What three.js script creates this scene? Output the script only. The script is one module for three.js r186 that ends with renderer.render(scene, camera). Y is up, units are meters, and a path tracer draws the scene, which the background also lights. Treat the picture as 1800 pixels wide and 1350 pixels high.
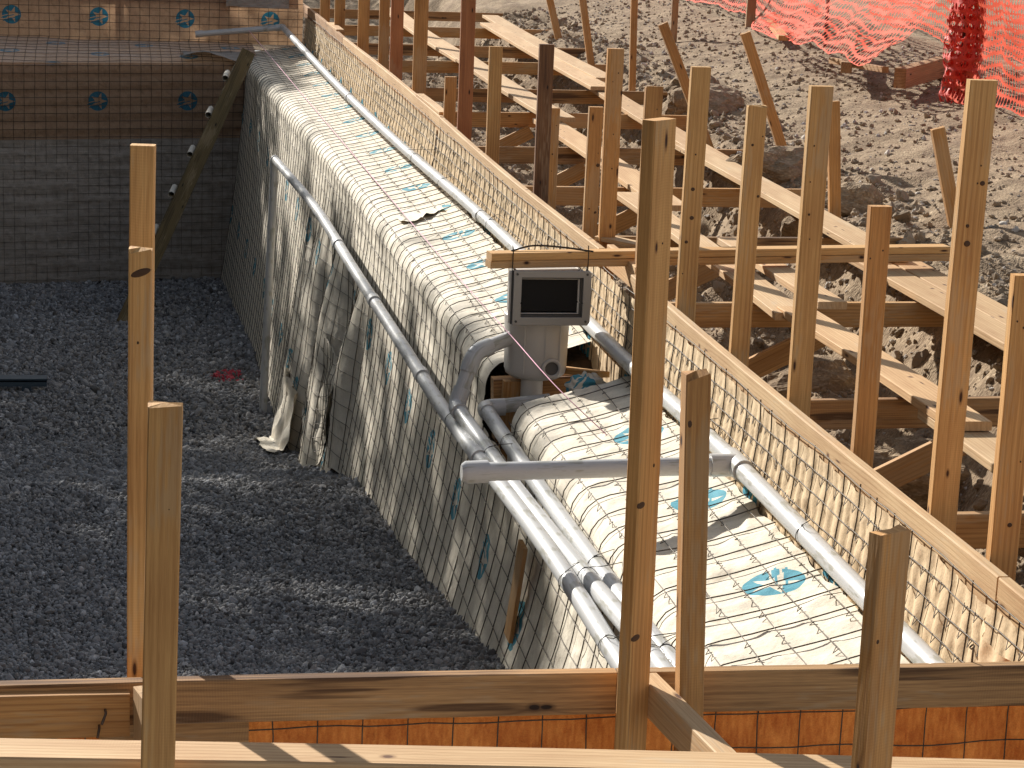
import * as THREE from 'three';
import { ImprovedNoise } from 'three/addons/math/ImprovedNoise.js';
import { mergeGeometries } from 'three/addons/utils/BufferGeometryUtils.js';

// ---------------------------------------------------------------- camera, sky, sun, exposure
const scene = new THREE.Scene();
const camera = new THREE.PerspectiveCamera(19.157, 4 / 3, 0.1, 400);
camera.position.set(0, 1.98, 0);
camera.quaternion.setFromRotationMatrix(new THREE.Matrix4().makeBasis(
  new THREE.Vector3(0.98386225, 0.03874392, 0.17468252),
  new THREE.Vector3(0.00268361, 0.97297001, -0.23091593),
  new THREE.Vector3(-0.17890744, 0.22765825, 0.95716448)));
const SUN = new THREE.Vector3(-0.385, 0.45, -0.80).normalize();
{ // hazy clear sky: pale at the horizon, blue overhead, a warm glow round the sun
  const W = 256, H = 128, d = new Float32Array(W * H * 4);
  for (let j = 0; j < H; j++) for (let i = 0; i < W; i++) {
    const el = ((j + 0.5) / H - 0.5) * Math.PI, az = ((i + 0.5) / W - 0.5) * 2 * Math.PI, t = Math.pow(Math.max(0, Math.sin(el)), 0.55);
    const c = Math.cos(el) * Math.cos(az) * SUN.x + Math.sin(el) * SUN.y + Math.cos(el) * Math.sin(az) * SUN.z, g = Math.exp((c - 1) * 9) * 0.5 + Math.exp((c - 1) * 60) * 0.8;
    const k = (j * W + i) * 4; d[k] = 0.52 + (0.085 - 0.52) * t + g; d[k + 1] = 0.52 + (0.115 - 0.52) * t + g * 0.92; d[k + 2] = 0.515 + (0.175 - 0.515) * t + g * 0.78; d[k + 3] = 1;
  }
  const t = new THREE.DataTexture(d, W, H, THREE.RGBAFormat, THREE.FloatType); t.mapping = THREE.EquirectangularReflectionMapping; t.magFilter = t.minFilter = THREE.LinearFilter; t.colorSpace = THREE.LinearSRGBColorSpace; t.needsUpdate = true;
  scene.background = t; scene.environment = t;
}
const sun = new THREE.DirectionalLight(new THREE.Color(1, 0.955, 0.89), 4.6);
sun.name = 'sun'; sun.position.copy(SUN).multiplyScalar(60).add(new THREE.Vector3(0, 0, -14)); sun.target.position.set(0, 0, -14);
sun.castShadow = true; sun.shadow.mapSize.set(4096, 4096);
Object.assign(sun.shadow.camera, { left: -22, right: 22, top: 22, bottom: -22, near: 1, far: 140 });
scene.add(sun, sun.target);
const renderer = new THREE.WebGLRenderer({ antialias: true });
renderer.toneMapping = THREE.LinearToneMapping;
renderer.toneMappingExposure = 1.65;
renderer.shadowMap.enabled = true;

// ---------------------------------------------------------------- helpers
const V = (x, y, z) => new THREE.Vector3(x, y, z);
function rngOf(seed) { let a = seed >>> 0; return () => { a = (a + 0x6d2b79f5) | 0; let t = Math.imul(a ^ (a >>> 15), 1 | a); t = (t + Math.imul(t ^ (t >>> 7), 61 | t)) ^ t; return ((t ^ (t >>> 14)) >>> 0) / 4294967296; }; }
const rnd = rngOf(77);
const pn = new ImprovedNoise();
const N = (x, y, z = 0.37) => pn.noise(x + 31.7, y + 17.3, z + 5.1);
const fbm = (x, y, o = 4, z = 0.37) => { let s = 0, a = 0.5, f = 1; for (let i = 0; i < o; i++) { s += a * N(x * f, y * f, z + i * 3.1); a *= 0.5; f *= 2.03; } return s; };
const clamp = (v, a, b) => Math.min(b, Math.max(a, v));
const lerp = (a, b, t) => a + (b - a) * t;
const sstep = (a, b, x) => { const t = clamp((x - a) / (b - a), 0, 1); return t * t * (3 - 2 * t); };
const table = (t) => (z) => { // piecewise linear, keys falling from near (-5) to far (-29)
  if (z >= t[0][0]) return t[0][1];
  for (let i = 1; i < t.length; i++) if (z >= t[i][0]) return lerp(t[i][1], t[i - 1][1], (z - t[i][0]) / (t[i - 1][0] - t[i][0]));
  return t[t.length - 1][1];
};
const used = new Map();
function numbered(n) { const k = used.get(n) || 0; used.set(n, k + 1); return k ? n + '_' + String(k).padStart(3, '0') : n; }
function shade(o) { o.traverse((c) => { if (c.isMesh) { c.castShadow = true; c.receiveShadow = true; } }); return o; }
function thing(name, label, category, group, pos) {
  const g = new THREE.Group(); g.name = numbered(name); g.userData = { label, category };
  if (group) g.userData.group = group;
  if (pos) g.position.set(pos[0], pos[1], pos[2]);
  scene.add(g); return g;
}
function part(name, geo, mat, parent, extra) { const m = new THREE.Mesh(geo, mat); m.name = name; m.castShadow = m.receiveShadow = true; if (extra) Object.assign(m.userData, extra); parent.add(m); return m; }
function solo(name, geo, mat, label, category, group) {
  const m = new THREE.Mesh(geo, mat); m.name = numbered(name); m.castShadow = m.receiveShadow = true;
  m.userData = { label, category }; if (group) m.userData.group = group; scene.add(m); return m;
}
function struct(name, geo, mat, kind = 'structure') { const m = new THREE.Mesh(geo, mat); m.name = name; m.castShadow = m.receiveShadow = true; m.userData.kind = kind; scene.add(m); return m; }

// ---------------------------------------------------------------- textures
function dataTex(w, h, fn, color, rep = true) {
  const d = new Uint8Array(w * h * 4);
  for (let j = 0; j < h; j++) for (let i = 0; i < w; i++) { const c = fn(i / w, j / h, i, j); const k = (j * w + i) * 4; d[k] = clamp(c[0], 0, 255); d[k + 1] = clamp(c[1], 0, 255); d[k + 2] = clamp(c[2], 0, 255); d[k + 3] = 255; }
  const t = new THREE.DataTexture(d, w, h); t.magFilter = THREE.LinearFilter; t.minFilter = THREE.LinearMipmapLinearFilter; t.generateMipmaps = true;
  if (rep) t.wrapS = t.wrapT = THREE.RepeatWrapping;
  if (color) t.colorSpace = THREE.SRGBColorSpace; t.needsUpdate = true; return t;
}
// tileable noise on a torus of period (px, py)
const tn = (u, v, fx, fy, s) => { // periodic value noise
  const x = u * fx, y = v * fy, xi = Math.floor(x), yi = Math.floor(y), a = x - xi, b = y - yi;
  const h = (i, j) => { i = ((i % fx) + fx) % fx; j = ((j % fy) + fy) % fy; let t = Math.imul(i * 374761 + j * 668265 + s * 9737, 0x27d4eb2d); t ^= t >>> 15; t = Math.imul(t, 0x85ebca6b); t ^= t >>> 13; return (t >>> 0) / 4294967296; };
  const f = (t) => t * t * (3 - 2 * t), A = f(a), B = f(b);
  return lerp(lerp(h(xi, yi), h(xi + 1, yi), A), lerp(h(xi, yi + 1), h(xi + 1, yi + 1), A), B) * 2 - 1;
};
function woodTextures(seed, base, dark, knotCol, weather) { // tile 0.36 m across, 1.8 m along
  const r = rngOf(seed), knots = [];
  for (let i = 0; i < 5; i++) knots.push([r(), r(), 0.01 + r() * 0.016, 0.006 + r() * 0.008]);
  const hts = new Float32Array(512 * 1024);
  const map = dataTex(512, 1024, (u, v, i, j) => {
    let x = u, bend = 0.035 * tn(u, v, 3, 4, seed) + 0.012 * tn(u, v, 6, 9, seed + 3), kd = 0, ring = 0;
    for (const k of knots) {
      let dx = u - k[0]; dx -= Math.round(dx); let dy = v - k[1]; dy -= Math.round(dy);
      const q = Math.hypot(dx / k[2], dy / k[3]);
      bend += 0.03 * Math.exp(-q * q * 0.12) * Math.sign(dx) * (1 - Math.exp(-q));
      kd = Math.max(kd, 1 - sstep(0.55, 1.05, q)); ring = Math.max(ring, Math.exp(-Math.pow((q - 1.05) / 0.35, 2)));
    }
    const g = 0.5 + 0.5 * Math.sin((x + bend) * 2 * Math.PI * 22);
    const late = Math.pow(g, 3);
    const streak = tn(u, v, 170, 7, seed + 9) * 0.5 + tn(u, v, 90, 4, seed + 11) * 0.5;
    const fine = tn(u, v, 400, 60, seed + 13), patch = tn(u, v, 5, 5, seed + 17) * 0.6 + tn(u, v, 11, 14, seed + 19) * 0.4;
    let t = 0.12 + (0.26 + 0.2 * tn(u, v, 5, 2, seed + 31)) * late + 0.3 * streak + 0.14 * fine + 0.3 * patch;
    const stain = sstep(0.35, 0.8, tn(u, v, 7, 5, seed + 23) + 0.4 * tn(u, v, 40, 8, seed + 29)) * weather;
    t = clamp(t + stain, -0.25, 1.1);
    const saw = 0.06 * Math.sin(v * 2 * Math.PI * 260 + 3 * tn(u, v, 9, 30, seed + 37)) * sstep(0.0, 0.5, tn(u, v, 3, 6, seed + 41)), dust = sstep(0.1, 0.75, tn(u, v, 4, 7, seed + 43) + 0.5 * tn(u, v, 60, 40, seed + 47)) * 0.34;
    let c = base.map((b, q) => lerp(lerp(b, dark[q], t + saw), [188, 170, 146][q], dust));
    c = c.map((b, q) => lerp(lerp(b, dark[q] * 0.8, ring * 0.5), knotCol[q] * (0.8 + 0.3 * fine), kd));
    hts[j * 512 + i] = 0.5 - 0.25 * late + 0.2 * streak + 0.2 * fine - 0.3 * kd;
    return c;
  }, true);
  const bump = dataTex(512, 1024, (u, v, i, j) => { const h = hts[j * 512 + i] * 170 + 40; return [h, h, h]; }, false);
  return { map, bump };
}
function woodMat(seed, base, dark, knot, weather, rough = 0.78, bs = 0.0012) {
  const t = woodTextures(seed, base, dark, knot, weather);
  return new THREE.MeshStandardMaterial({ map: t.map, bumpMap: t.bump, bumpScale: bs, roughness: rough });
}
const M = {};
const tints = new Map();
function tinted(mat, k) { // the same sawn wood in slightly different boards
  const key = mat.uuid + k; if (!tints.has(key)) { const m = mat.clone(); m.color.setRGB(...[[1, 1, 1], [0.86, 0.84, 0.8], [1.0, 0.95, 0.88], [0.93, 0.95, 0.96]][k]); tints.set(key, m); } return tints.get(key);
}
M.pine = woodMat(3, [208, 162, 102], [160, 112, 62], [82, 46, 22], 0.12);
M.pineB = woodMat(8, [198, 150, 92], [146, 100, 54], [70, 38, 18], 0.25);
M.pale = woodMat(12, [206, 172, 128], [164, 122, 80], [110, 70, 40], 0.15);
M.red = woodMat(21, [178, 118, 76], [126, 74, 44], [60, 28, 14], 0.3);
M.dark = woodMat(27, [128, 92, 62], [78, 52, 34], [46, 28, 18], 0.5);
M.grey = woodMat(34, [180, 142, 102], [122, 92, 64], [66, 50, 40], 0.7, 0.9, 0.0025);
M.form = woodMat(41, [184, 142, 94], [106, 76, 48], [52, 32, 18], 0.9, 0.85);
M.olive = woodMat(47, [112, 96, 62], [70, 60, 38], [40, 34, 22], 0.5);

// paper backing: cream print with star roundels, one tile 1.2 m by 1.04 m
function roundel(c, x, y, r, rot, ink, bg) {
  c.save(); c.translate(x, y); c.rotate(rot);
  c.fillStyle = ink; c.beginPath(); c.arc(0, 0, r, 0, 7); c.fill();
  c.fillStyle = bg; c.beginPath();
  for (let i = 0; i < 10; i++) { const a = -Math.PI / 2 + 0.12 + i * Math.PI / 5, q = (i % 2 ? 0.34 : 0.88) * r; c.lineTo(0.08 * r + Math.cos(a) * q, Math.sin(a) * q - 0.02 * r); }
  c.closePath(); c.fill();
  c.lineCap = 'butt';
  for (let i = 0; i < 4; i++) { // speed lines trailing from the star to the lower left
    c.strokeStyle = i % 2 ? ink : bg; c.lineWidth = r * 0.085; c.beginPath();
    c.moveTo(r * (-1.12 + 0.12 * i), r * (0.42 + 0.14 * i)); c.lineTo(r * (0.12 + 0.12 * i), r * (-0.14 + 0.12 * i)); c.stroke();
  }
  c.restore();
}
function paperTex(bg, ink, seed, kraft, two = true) {
  const W = 1024, H = 887, cv = document.createElement('canvas'); cv.width = W; cv.height = H; const c = cv.getContext('2d'), r = rngOf(seed);
  const bs = `rgb(${bg.join(',')})`; c.fillStyle = bs; c.fillRect(0, 0, W, H);
  for (let i = 0; i < 260; i++) { // dust, dried splashes and creases in the sheet
    const a = 0.03 + r() * 0.06; c.fillStyle = `rgba(${kraft ? '60,36,16' : '120,96,64'},${a})`;
    const x = r() * W, y = r() * H, w = 4 + r() * 46, h = 1 + r() * 14; c.beginPath(); c.ellipse(x, y, w, h, r() * 3, 0, 7); c.fill();
  }
  for (let i = 0; i < 160; i++) { c.strokeStyle = `rgba(${r() < 0.5 ? '255,248,235' : '110,86,58'},${0.05 + r() * 0.08})`; c.lineWidth = 1 + r() * 1.5; c.beginPath(); let x = r() * W, y = r() * H; c.moveTo(x, y); for (let k = 0; k < 4; k++) { x += (r() - 0.5) * 90; y += (r() - 0.5) * 60; c.lineTo(x, y); } c.stroke(); }
  roundel(c, 0.21 * W, 0.27 * H, 96, 1.75, ink, bs); if (two) roundel(c, 0.71 * W, 0.77 * H, 96, 1.75, ink, bs);
  const im = c.getImageData(0, 0, W, H).data;
  return dataTex(W, H, (u, v, i, j) => { const k = (j * W + i) * 4, n = 7 * tn(u, v, 300, 260, seed) + 6 * tn(u, v, 24, 20, seed + 1) + 4 * tn(u, v, 2, 400, seed + 2); return [im[k] + n, im[k + 1] + n, im[k + 2] + n * 0.9]; }, true);
}
const bumpPaper = dataTex(512, 512, (u, v) => { const h = 128 + 46 * tn(u, v, 14, 10, 5) + 30 * tn(u, v, 30, 26, 6) + 24 * tn(u, v, 70, 60, 7) + 10 * tn(u, v, 220, 220, 9); return [h, h, h]; }, false);
const paperMap = paperTex([224, 214, 194], '#4a93a4', 51, false, false);
const kraftMap = paperTex([186, 152, 120], '#2a7088', 57, true);
M.paper = new THREE.MeshPhysicalMaterial({ map: paperMap, bumpMap: bumpPaper, bumpScale: 0.006, roughness: 0.82, side: THREE.DoubleSide });
M.wallPaper = new THREE.MeshPhysicalMaterial({ map: paperTex([214, 188, 150], '#3a8ea3', 53, false), bumpMap: bumpPaper, bumpScale: 0.006, roughness: 0.85, side: THREE.DoubleSide });
M.kraft = new THREE.MeshPhysicalMaterial({ map: kraftMap, bumpMap: bumpPaper, bumpScale: 0.012, roughness: 0.9, transmission: 0.4, thickness: 0, side: THREE.DoubleSide });
M.earth = new THREE.MeshStandardMaterial({ color: 0x4d3a28, bumpMap: bumpPaper, bumpScale: 0.03, roughness: 1, side: THREE.DoubleSide });
const kraftPlain = dataTex(512, 512, (u, v) => { const n = 14 * tn(u, v, 9, 9, 61) + 12 * tn(u, v, 90, 20, 62) + 9 * tn(u, v, 260, 260, 63); return [166 + n, 96 + n, 40 + n * 0.7]; }, true);
M.kraftFront = new THREE.MeshPhysicalMaterial({ map: kraftPlain, bumpMap: bumpPaper, bumpScale: 0.008, roughness: 0.92, transmission: 0.2, thickness: 0, side: THREE.DoubleSide });
const feltMap = dataTex(512, 512, (u, v) => { const n = 10 * tn(u, v, 6, 60, 71) + 9 * tn(u, v, 20, 18, 72) + 8 * tn(u, v, 240, 240, 73); return [150 + n, 142 + n, 132 + n]; }, true);
M.felt = new THREE.MeshStandardMaterial({ map: feltMap, bumpMap: bumpPaper, bumpScale: 0.012, roughness: 0.95, side: THREE.DoubleSide });
const rustMap = dataTex(64, 256, (u, v) => { const n = 18 * tn(u, v, 8, 60, 81); return [84 + n, 76 + n, 66 + n]; }, true);
M.wire = new THREE.MeshStandardMaterial({ map: rustMap, roughness: 0.55, metalness: 0.5 });
M.tie = new THREE.MeshStandardMaterial({ color: 0x3a332c, roughness: 0.6, metalness: 0.4 });
const pvcMap = dataTex(256, 512, (u, v) => { const d = sstep(0.35, 0.9, tn(u, v, 9, 14, 91) + 0.5 * tn(u, v, 40, 30, 92)) * 26, s = sstep(0.6, 0.9, tn(u, v, 60, 5, 93)) * 14, n = 3 * tn(u, v, 90, 90, 94); return [190 - d - s + n, 190 - d * 1.05 - s + n, 188 - d * 1.35 - s + n]; }, true);
M.pvc = new THREE.MeshPhysicalMaterial({ map: pvcMap, roughness: 0.38, clearcoat: 0.15, clearcoatRoughness: 0.3 });
M.pvcIn = new THREE.MeshStandardMaterial({ color: 0x6d6a66, roughness: 0.7 });
M.abs = new THREE.MeshPhysicalMaterial({ color: new THREE.Color(0.56, 0.53, 0.48), roughness: 0.42 });
M.plate = new THREE.MeshPhysicalMaterial({ color: new THREE.Color(0.3, 0.285, 0.26), roughness: 0.45 });
M.absDark = new THREE.MeshStandardMaterial({ color: 0x3c3b39, roughness: 0.5 });
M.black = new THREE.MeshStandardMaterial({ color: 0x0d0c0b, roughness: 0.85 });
M.nail = new THREE.MeshStandardMaterial({ color: 0x6a5a4c, roughness: 0.4, metalness: 0.8 });
M.string = new THREE.MeshStandardMaterial({ color: 0xf0b7c8, roughness: 0.8 });
M.net = new THREE.MeshPhysicalMaterial({ color: new THREE.Color(0.66, 0.085, 0.035), roughness: 0.75, specularIntensity: 0.3, side: THREE.DoubleSide });
M.netRed = new THREE.MeshPhysicalMaterial({ color: new THREE.Color(0.72, 0.045, 0.02), roughness: 0.6, transmission: 0.2, thickness: 0, side: THREE.DoubleSide });
M.steel = new THREE.MeshStandardMaterial({ color: 0x5a3f33, roughness: 0.7, metalness: 0.4 });
M.wrap = new THREE.MeshStandardMaterial({ color: 0xd9d2c2, roughness: 0.95 });
M.drain = new THREE.MeshStandardMaterial({ color: 0x3a4a55, roughness: 0.5 });
M.concrete = new THREE.MeshStandardMaterial({ color: 0x9a9286, roughness: 0.95, bumpMap: bumpPaper, bumpScale: 0.01 });

// ---------------------------------------------------------------- mesh makers
function geoOf(pos, uv, idx) {
  const g = new THREE.BufferGeometry(); g.setAttribute('position', new THREE.Float32BufferAttribute(pos, 3));
  if (uv) g.setAttribute('uv', new THREE.Float32BufferAttribute(uv, 2)); if (idx) g.setIndex(idx); return g;
}
// a piece of sawn lumber, base at the origin, along +Y: w along X, t along Z; chamfered, slightly bowed
function lumberGeo(w, t, L, o = {}) {
  const r = rngOf(o.seed ?? Math.floor(rnd() * 1e9)), b = Math.min(o.bevel ?? 0.003, t * 0.2), n = Math.max(2, Math.min(14, Math.round(L / 0.18)));
  const hw = w / 2, ht = t / 2, prof = [[-hw + b, ht], [hw - b, ht], [hw, ht - b], [hw, -ht + b], [hw - b, -ht], [-hw + b, -ht], [-hw, -ht + b], [-hw, ht - b]];
  const uo = r() * 0.36, vo = r() * 1.8, bx = (r() - 0.5) * 0.006 * L, bz = (r() - 0.5) * 0.006 * L, rough = o.rough || 0;
  const ring = []; for (let k = 0; k <= n; k++) {
    const y = L * k / n, q = Math.sin(Math.PI * k / n);
    ring.push(prof.map(([x, z], i) => { const e = 0.0012; let yy = y; if (k === n && rough) yy += (r() - 0.6) * rough; if (k === n && o.slope) yy += x * o.slope; if (k === 0 && o.slope0) yy += x * o.slope0; return [x + bx * q + (r() - 0.5) * e, yy, z + bz * q + (r() - 0.5) * e]; }));
  }
  const per = [0]; for (let i = 0; i < 8; i++) { const A = prof[i], B = prof[(i + 1) % 8]; per.push(per[i] + Math.hypot(A[0] - B[0], A[1] - B[1])); }
  const pos = [], uv = [];
  const put = (p, u, v) => { pos.push(p[0], p[1], p[2]); uv.push(u / 0.36 + uo, v / 1.8 + vo); };
  for (let k = 0; k < n; k++) for (let i = 0; i < 8; i++) {
    const j = (i + 1) % 8, a = ring[k][i], c = ring[k][j], d = ring[k + 1][j], e = ring[k + 1][i], u0 = per[i], u1 = per[i + 1], y0 = L * k / n, y1 = L * (k + 1) / n;
    put(a, u0, y0); put(c, u1, y0); put(d, u1, y1); put(a, u0, y0); put(d, u1, y1); put(e, u0, y1);
  }
  for (const top of [1, 0]) { const R = ring[top ? n : 0]; const cx = R.reduce((s, p) => s + p[0], 0) / 8, cy = R.reduce((s, p) => s + p[1], 0) / 8 + (top && rough ? rough * 0.4 : 0), cz = R.reduce((s, p) => s + p[2], 0) / 8; for (let i = 0; i < 8; i++) { const A = R[i], B = R[(i + 1) % 8], C = [cx, cy, cz]; for (const p of top ? [A, B, C] : [B, A, C]) put(p, p[0] * 0.7, p[2] * 5); } }
  const g = geoOf(pos, uv); g.computeVertexNormals(); return g;
}
// lumber from A to B; wdir is the direction its width w lies along
const basis = new THREE.Matrix4();
function place(m, A, B, wdir) {
  const y = B.clone().sub(A).normalize(), x = wdir.clone().addScaledVector(y, -wdir.dot(y)).normalize(), z = x.clone().cross(y);
  m.position.copy(A); m.quaternion.setFromRotationMatrix(basis.makeBasis(x, y, z)); return m;
}
function stick(name, A, B, w, t, wdir, mat, label, category, group, o) {
  const m = solo(name, lumberGeo(w, t, A.distanceTo(B), o), tinted(mat, Math.floor(rnd() * 4)), label, category, group); return place(m, A, B, wdir);
}
function stickPart(name, A, B, w, t, wdir, mat, parent, o) { const m = part(name, lumberGeo(w, t, A.distanceTo(B), o), mat, parent); return place(m, A, B, wdir); }
function tube(pts, r, seg = 5, uvs = 1) { // polyline tube with shared normals
  const pos = [], nor = [], uv = [], idx = []; let up = V(0.13, 0.97, 0.21), len = 0;
  for (let i = 0; i < pts.length; i++) {
    const d = pts[Math.min(i + 1, pts.length - 1)].clone().sub(pts[Math.max(i - 1, 0)]).normalize();
    let a = up.clone().addScaledVector(d, -up.dot(d)); if (a.lengthSq() < 1e-4) a = V(1, 0, 0).addScaledVector(d, -d.x); a.normalize(); up = a; const b = d.clone().cross(a);
    if (i) len += pts[i].distanceTo(pts[i - 1]);
    const rr = Array.isArray(r) ? r[i] : r;
    for (let k = 0; k <= seg; k++) { const t = k / seg * Math.PI * 2, n = a.clone().multiplyScalar(Math.cos(t)).addScaledVector(b, Math.sin(t)); pos.push(pts[i].x + n.x * rr, pts[i].y + n.y * rr, pts[i].z + n.z * rr); nor.push(n.x, n.y, n.z); uv.push(k / seg * uvs, len * uvs); }
  }
  for (let i = 0; i < pts.length - 1; i++) for (let k = 0; k < seg; k++) { const a = i * (seg + 1) + k, b = a + seg + 1; idx.push(a, a + 1, b, b, a + 1, b + 1); }
  const g = geoOf(pos, uv, idx); g.setAttribute('normal', new THREE.Float32BufferAttribute(nor, 3)); return g;
}
function sheet(nu, nv, fn) { // fn(u,v) -> [Vector3, uvx, uvy]
  const pos = [], uv = [], idx = [];
  for (let j = 0; j <= nv; j++) for (let i = 0; i <= nu; i++) { const q = fn(i / nu, j / nv); pos.push(q[0].x, q[0].y, q[0].z); uv.push(q[1], q[2]); }
  for (let j = 0; j < nv; j++) for (let i = 0; i < nu; i++) { const a = j * (nu + 1) + i, b = a + nu + 1; idx.push(a, a + 1, b, b, a + 1, b + 1); }
  const g = geoOf(pos, uv, idx); g.computeVertexNormals(); return g;
}
function smoothPath(P, per = 6) { return new THREE.CatmullRomCurve3(P, false, 'centripetal').getPoints((P.length - 1) * per); }
function merge(list) { return mergeGeometries(list.map((g) => { const q = g.index ? g.toNonIndexed() : g; for (const k of Object.keys(q.attributes)) if (!['position', 'normal', 'uv'].includes(k)) q.deleteAttribute(k); if (!q.attributes.uv) q.setAttribute('uv', new THREE.Float32BufferAttribute(new Float32Array(q.attributes.position.count * 2), 2)); return q; })); }
function nail(parent, x, y, z, dx, dy, dz, L = 0.04) { const a = V(x, y, z), b = V(x + dx * L, y + dy * L, z + dz * L); part('nail', merge([tube([a, b], 0.0022, 5), tube([b, b.clone().add(V(dx, dy, dz).multiplyScalar(0.002))], 0.0055, 6)]), M.nail, parent); }

// ---------------------------------------------------------------- shape of the pool shell
const edgeX = table([[-5, 1.89], [-7, 1.9], [-8.8, 1.92], [-11.7, 1.94], [-14.5, 1.94], [-17.5, 1.92], [-21.4, 1.85], [-27, 1.73], [-29, 1.7]]);
const footX = table([[-5, 1.76], [-15, 1.75], [-17.2, 1.65], [-19.4, 1.57], [-22.9, 1.57], [-27.4, 1.44], [-29, 1.42]]);
const floorY = table([[-4, -1.05], [-6, -1.2], [-9.2, -1.51], [-10.65, -1.75], [-12.8, -2.05], [-14.9, -2.26], [-17.2, -2.8], [-19.4, -3.14], [-30, -3.17]]);
const WX = 2.55; // inner face of the side formwork boards
// section of the bench: s in metres from the wall, over the top, round the edge and down the face
const ragged = (z) => 0.22 * sstep(-15.4, -16.2, z) * sstep(-20.2, -19, z) * Math.max(0, N(z * 2.7, 0.7, 3) + 0.15);
function benchPoint(s, z) {
  const ex = edgeX(z), p0 = [2.5, -0.43], p1 = [ex + 0.12, -0.545], cn = [ex - 0.015, -0.575], p2 = [ex + 0.004, -0.72], p3 = [footX(z), floorY(z) - 0.03 + ragged(z)];
  const l1 = Math.hypot(p0[0] - p1[0], p0[1] - p1[1]), l2 = 0.25, l3 = Math.hypot(p2[0] - p3[0], p2[1] - p3[1]);
  if (s < l1) { const t = s / l1; return [lerp(p0[0], p1[0], t), lerp(p0[1], p1[1], t) - 0.008 * Math.sin(Math.PI * t), l1 + l2 + l3]; }
  if (s < l1 + l2) { const t = (s - l1) / l2, a = (1 - t) * (1 - t), b = 2 * t * (1 - t), c = t * t; return [a * p1[0] + b * cn[0] + c * p2[0], a * p1[1] + b * cn[1] + c * p2[1], l1 + l2 + l3]; }
  const t = clamp((s - l1 - l2) / l3, 0, 1.02); return [lerp(p2[0], p3[0], t) + 0.03 * Math.sin(Math.PI * t), lerp(p2[1], p3[1], t), l1 + l2 + l3];
}
function benchNormal(s, z) { const a = benchPoint(Math.max(0, s - 0.03), z), b = benchPoint(s + 0.03, z); const tx = b[0] - a[0], ty = b[1] - a[1], l = Math.hypot(tx, ty) || 1; return [ty / l, -tx / l]; }
const sway = (s, z) => 0.007 * N(s * 1.1, z * 0.9, 2.2) + 0.003 * N(s * 2.6, z * 2.1, 4.4) + (z < -15.8 ? 0.11 * sstep(0.8, 1.9, s) * sstep(-15.4, -16.4, z) * sstep(-20.3, -18.9, z) * (Math.sin(z * 4.9 + N(s * 0.7, z) * 1.8) * 0.7 + N(s * 0.5, z * 2.3, 9) * 0.9) : 0);
const CROSS = 0.192, ROW = 0.122;
function paperDisp(s, z) { // pillows between the wires and loose creases
  const cz = Math.abs(Math.sin(Math.PI * z / CROSS)), cs = Math.abs(Math.sin(Math.PI * s / ROW)), top = 1 - sstep(0.5, 0.75, s);
  const loose = 0.6 + 0.8 * clamp(N(s * 1.5, z * 1.1, 7) + 0.4, 0, 1);
  const crease = 0.008 * (1 - Math.abs(N(s * 4.5 + 1.3 * N(z * 2, s), z * 3.2, 11))) ** 6 + 0.003 * N(s * 9, z * 9, 13) + 0.004 * N(s * 5, z * 26, 15);
  return -0.004 + loose * (0.004 * cz * cs + 0.004 * cz * (1 - top)) + crease - 0.004;
}
function benchSurf(s, z, off) { const p = benchPoint(s, z), n = benchNormal(s, z), d = sway(s, z) + off; return V(p[0] + n[0] * d, p[1] + n[1] * d, z + 0.004 * N(s * 3, z * 3, 21)); }

// ---------------------------------------------------------------- floor of the pool
{
  const g = sheet(40, 130, (u, v) => { const x = lerp(-4.2, 2.4, u), z = lerp(-4, -29, v); return [V(x, floorY(z) - 0.012 + 0.02 * fbm(x * 0.9, z * 0.9, 3), z), x / 0.8, z / 0.8]; });
  const t = dataTex(512, 512, (u, v) => { const a = tn(u, v, 64, 64, 101), b = tn(u, v, 128, 128, 102), c = tn(u, v, 30, 30, 103); const n = 84 + 34 * a + 26 * b + 10 * c; return [n, n * 1.0, n * 1.0]; }, true);
  struct('pool_floor', g, new THREE.MeshStandardMaterial({ map: t, bumpMap: t, bumpScale: 0.02, roughness: 0.95 }));
}
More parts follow.
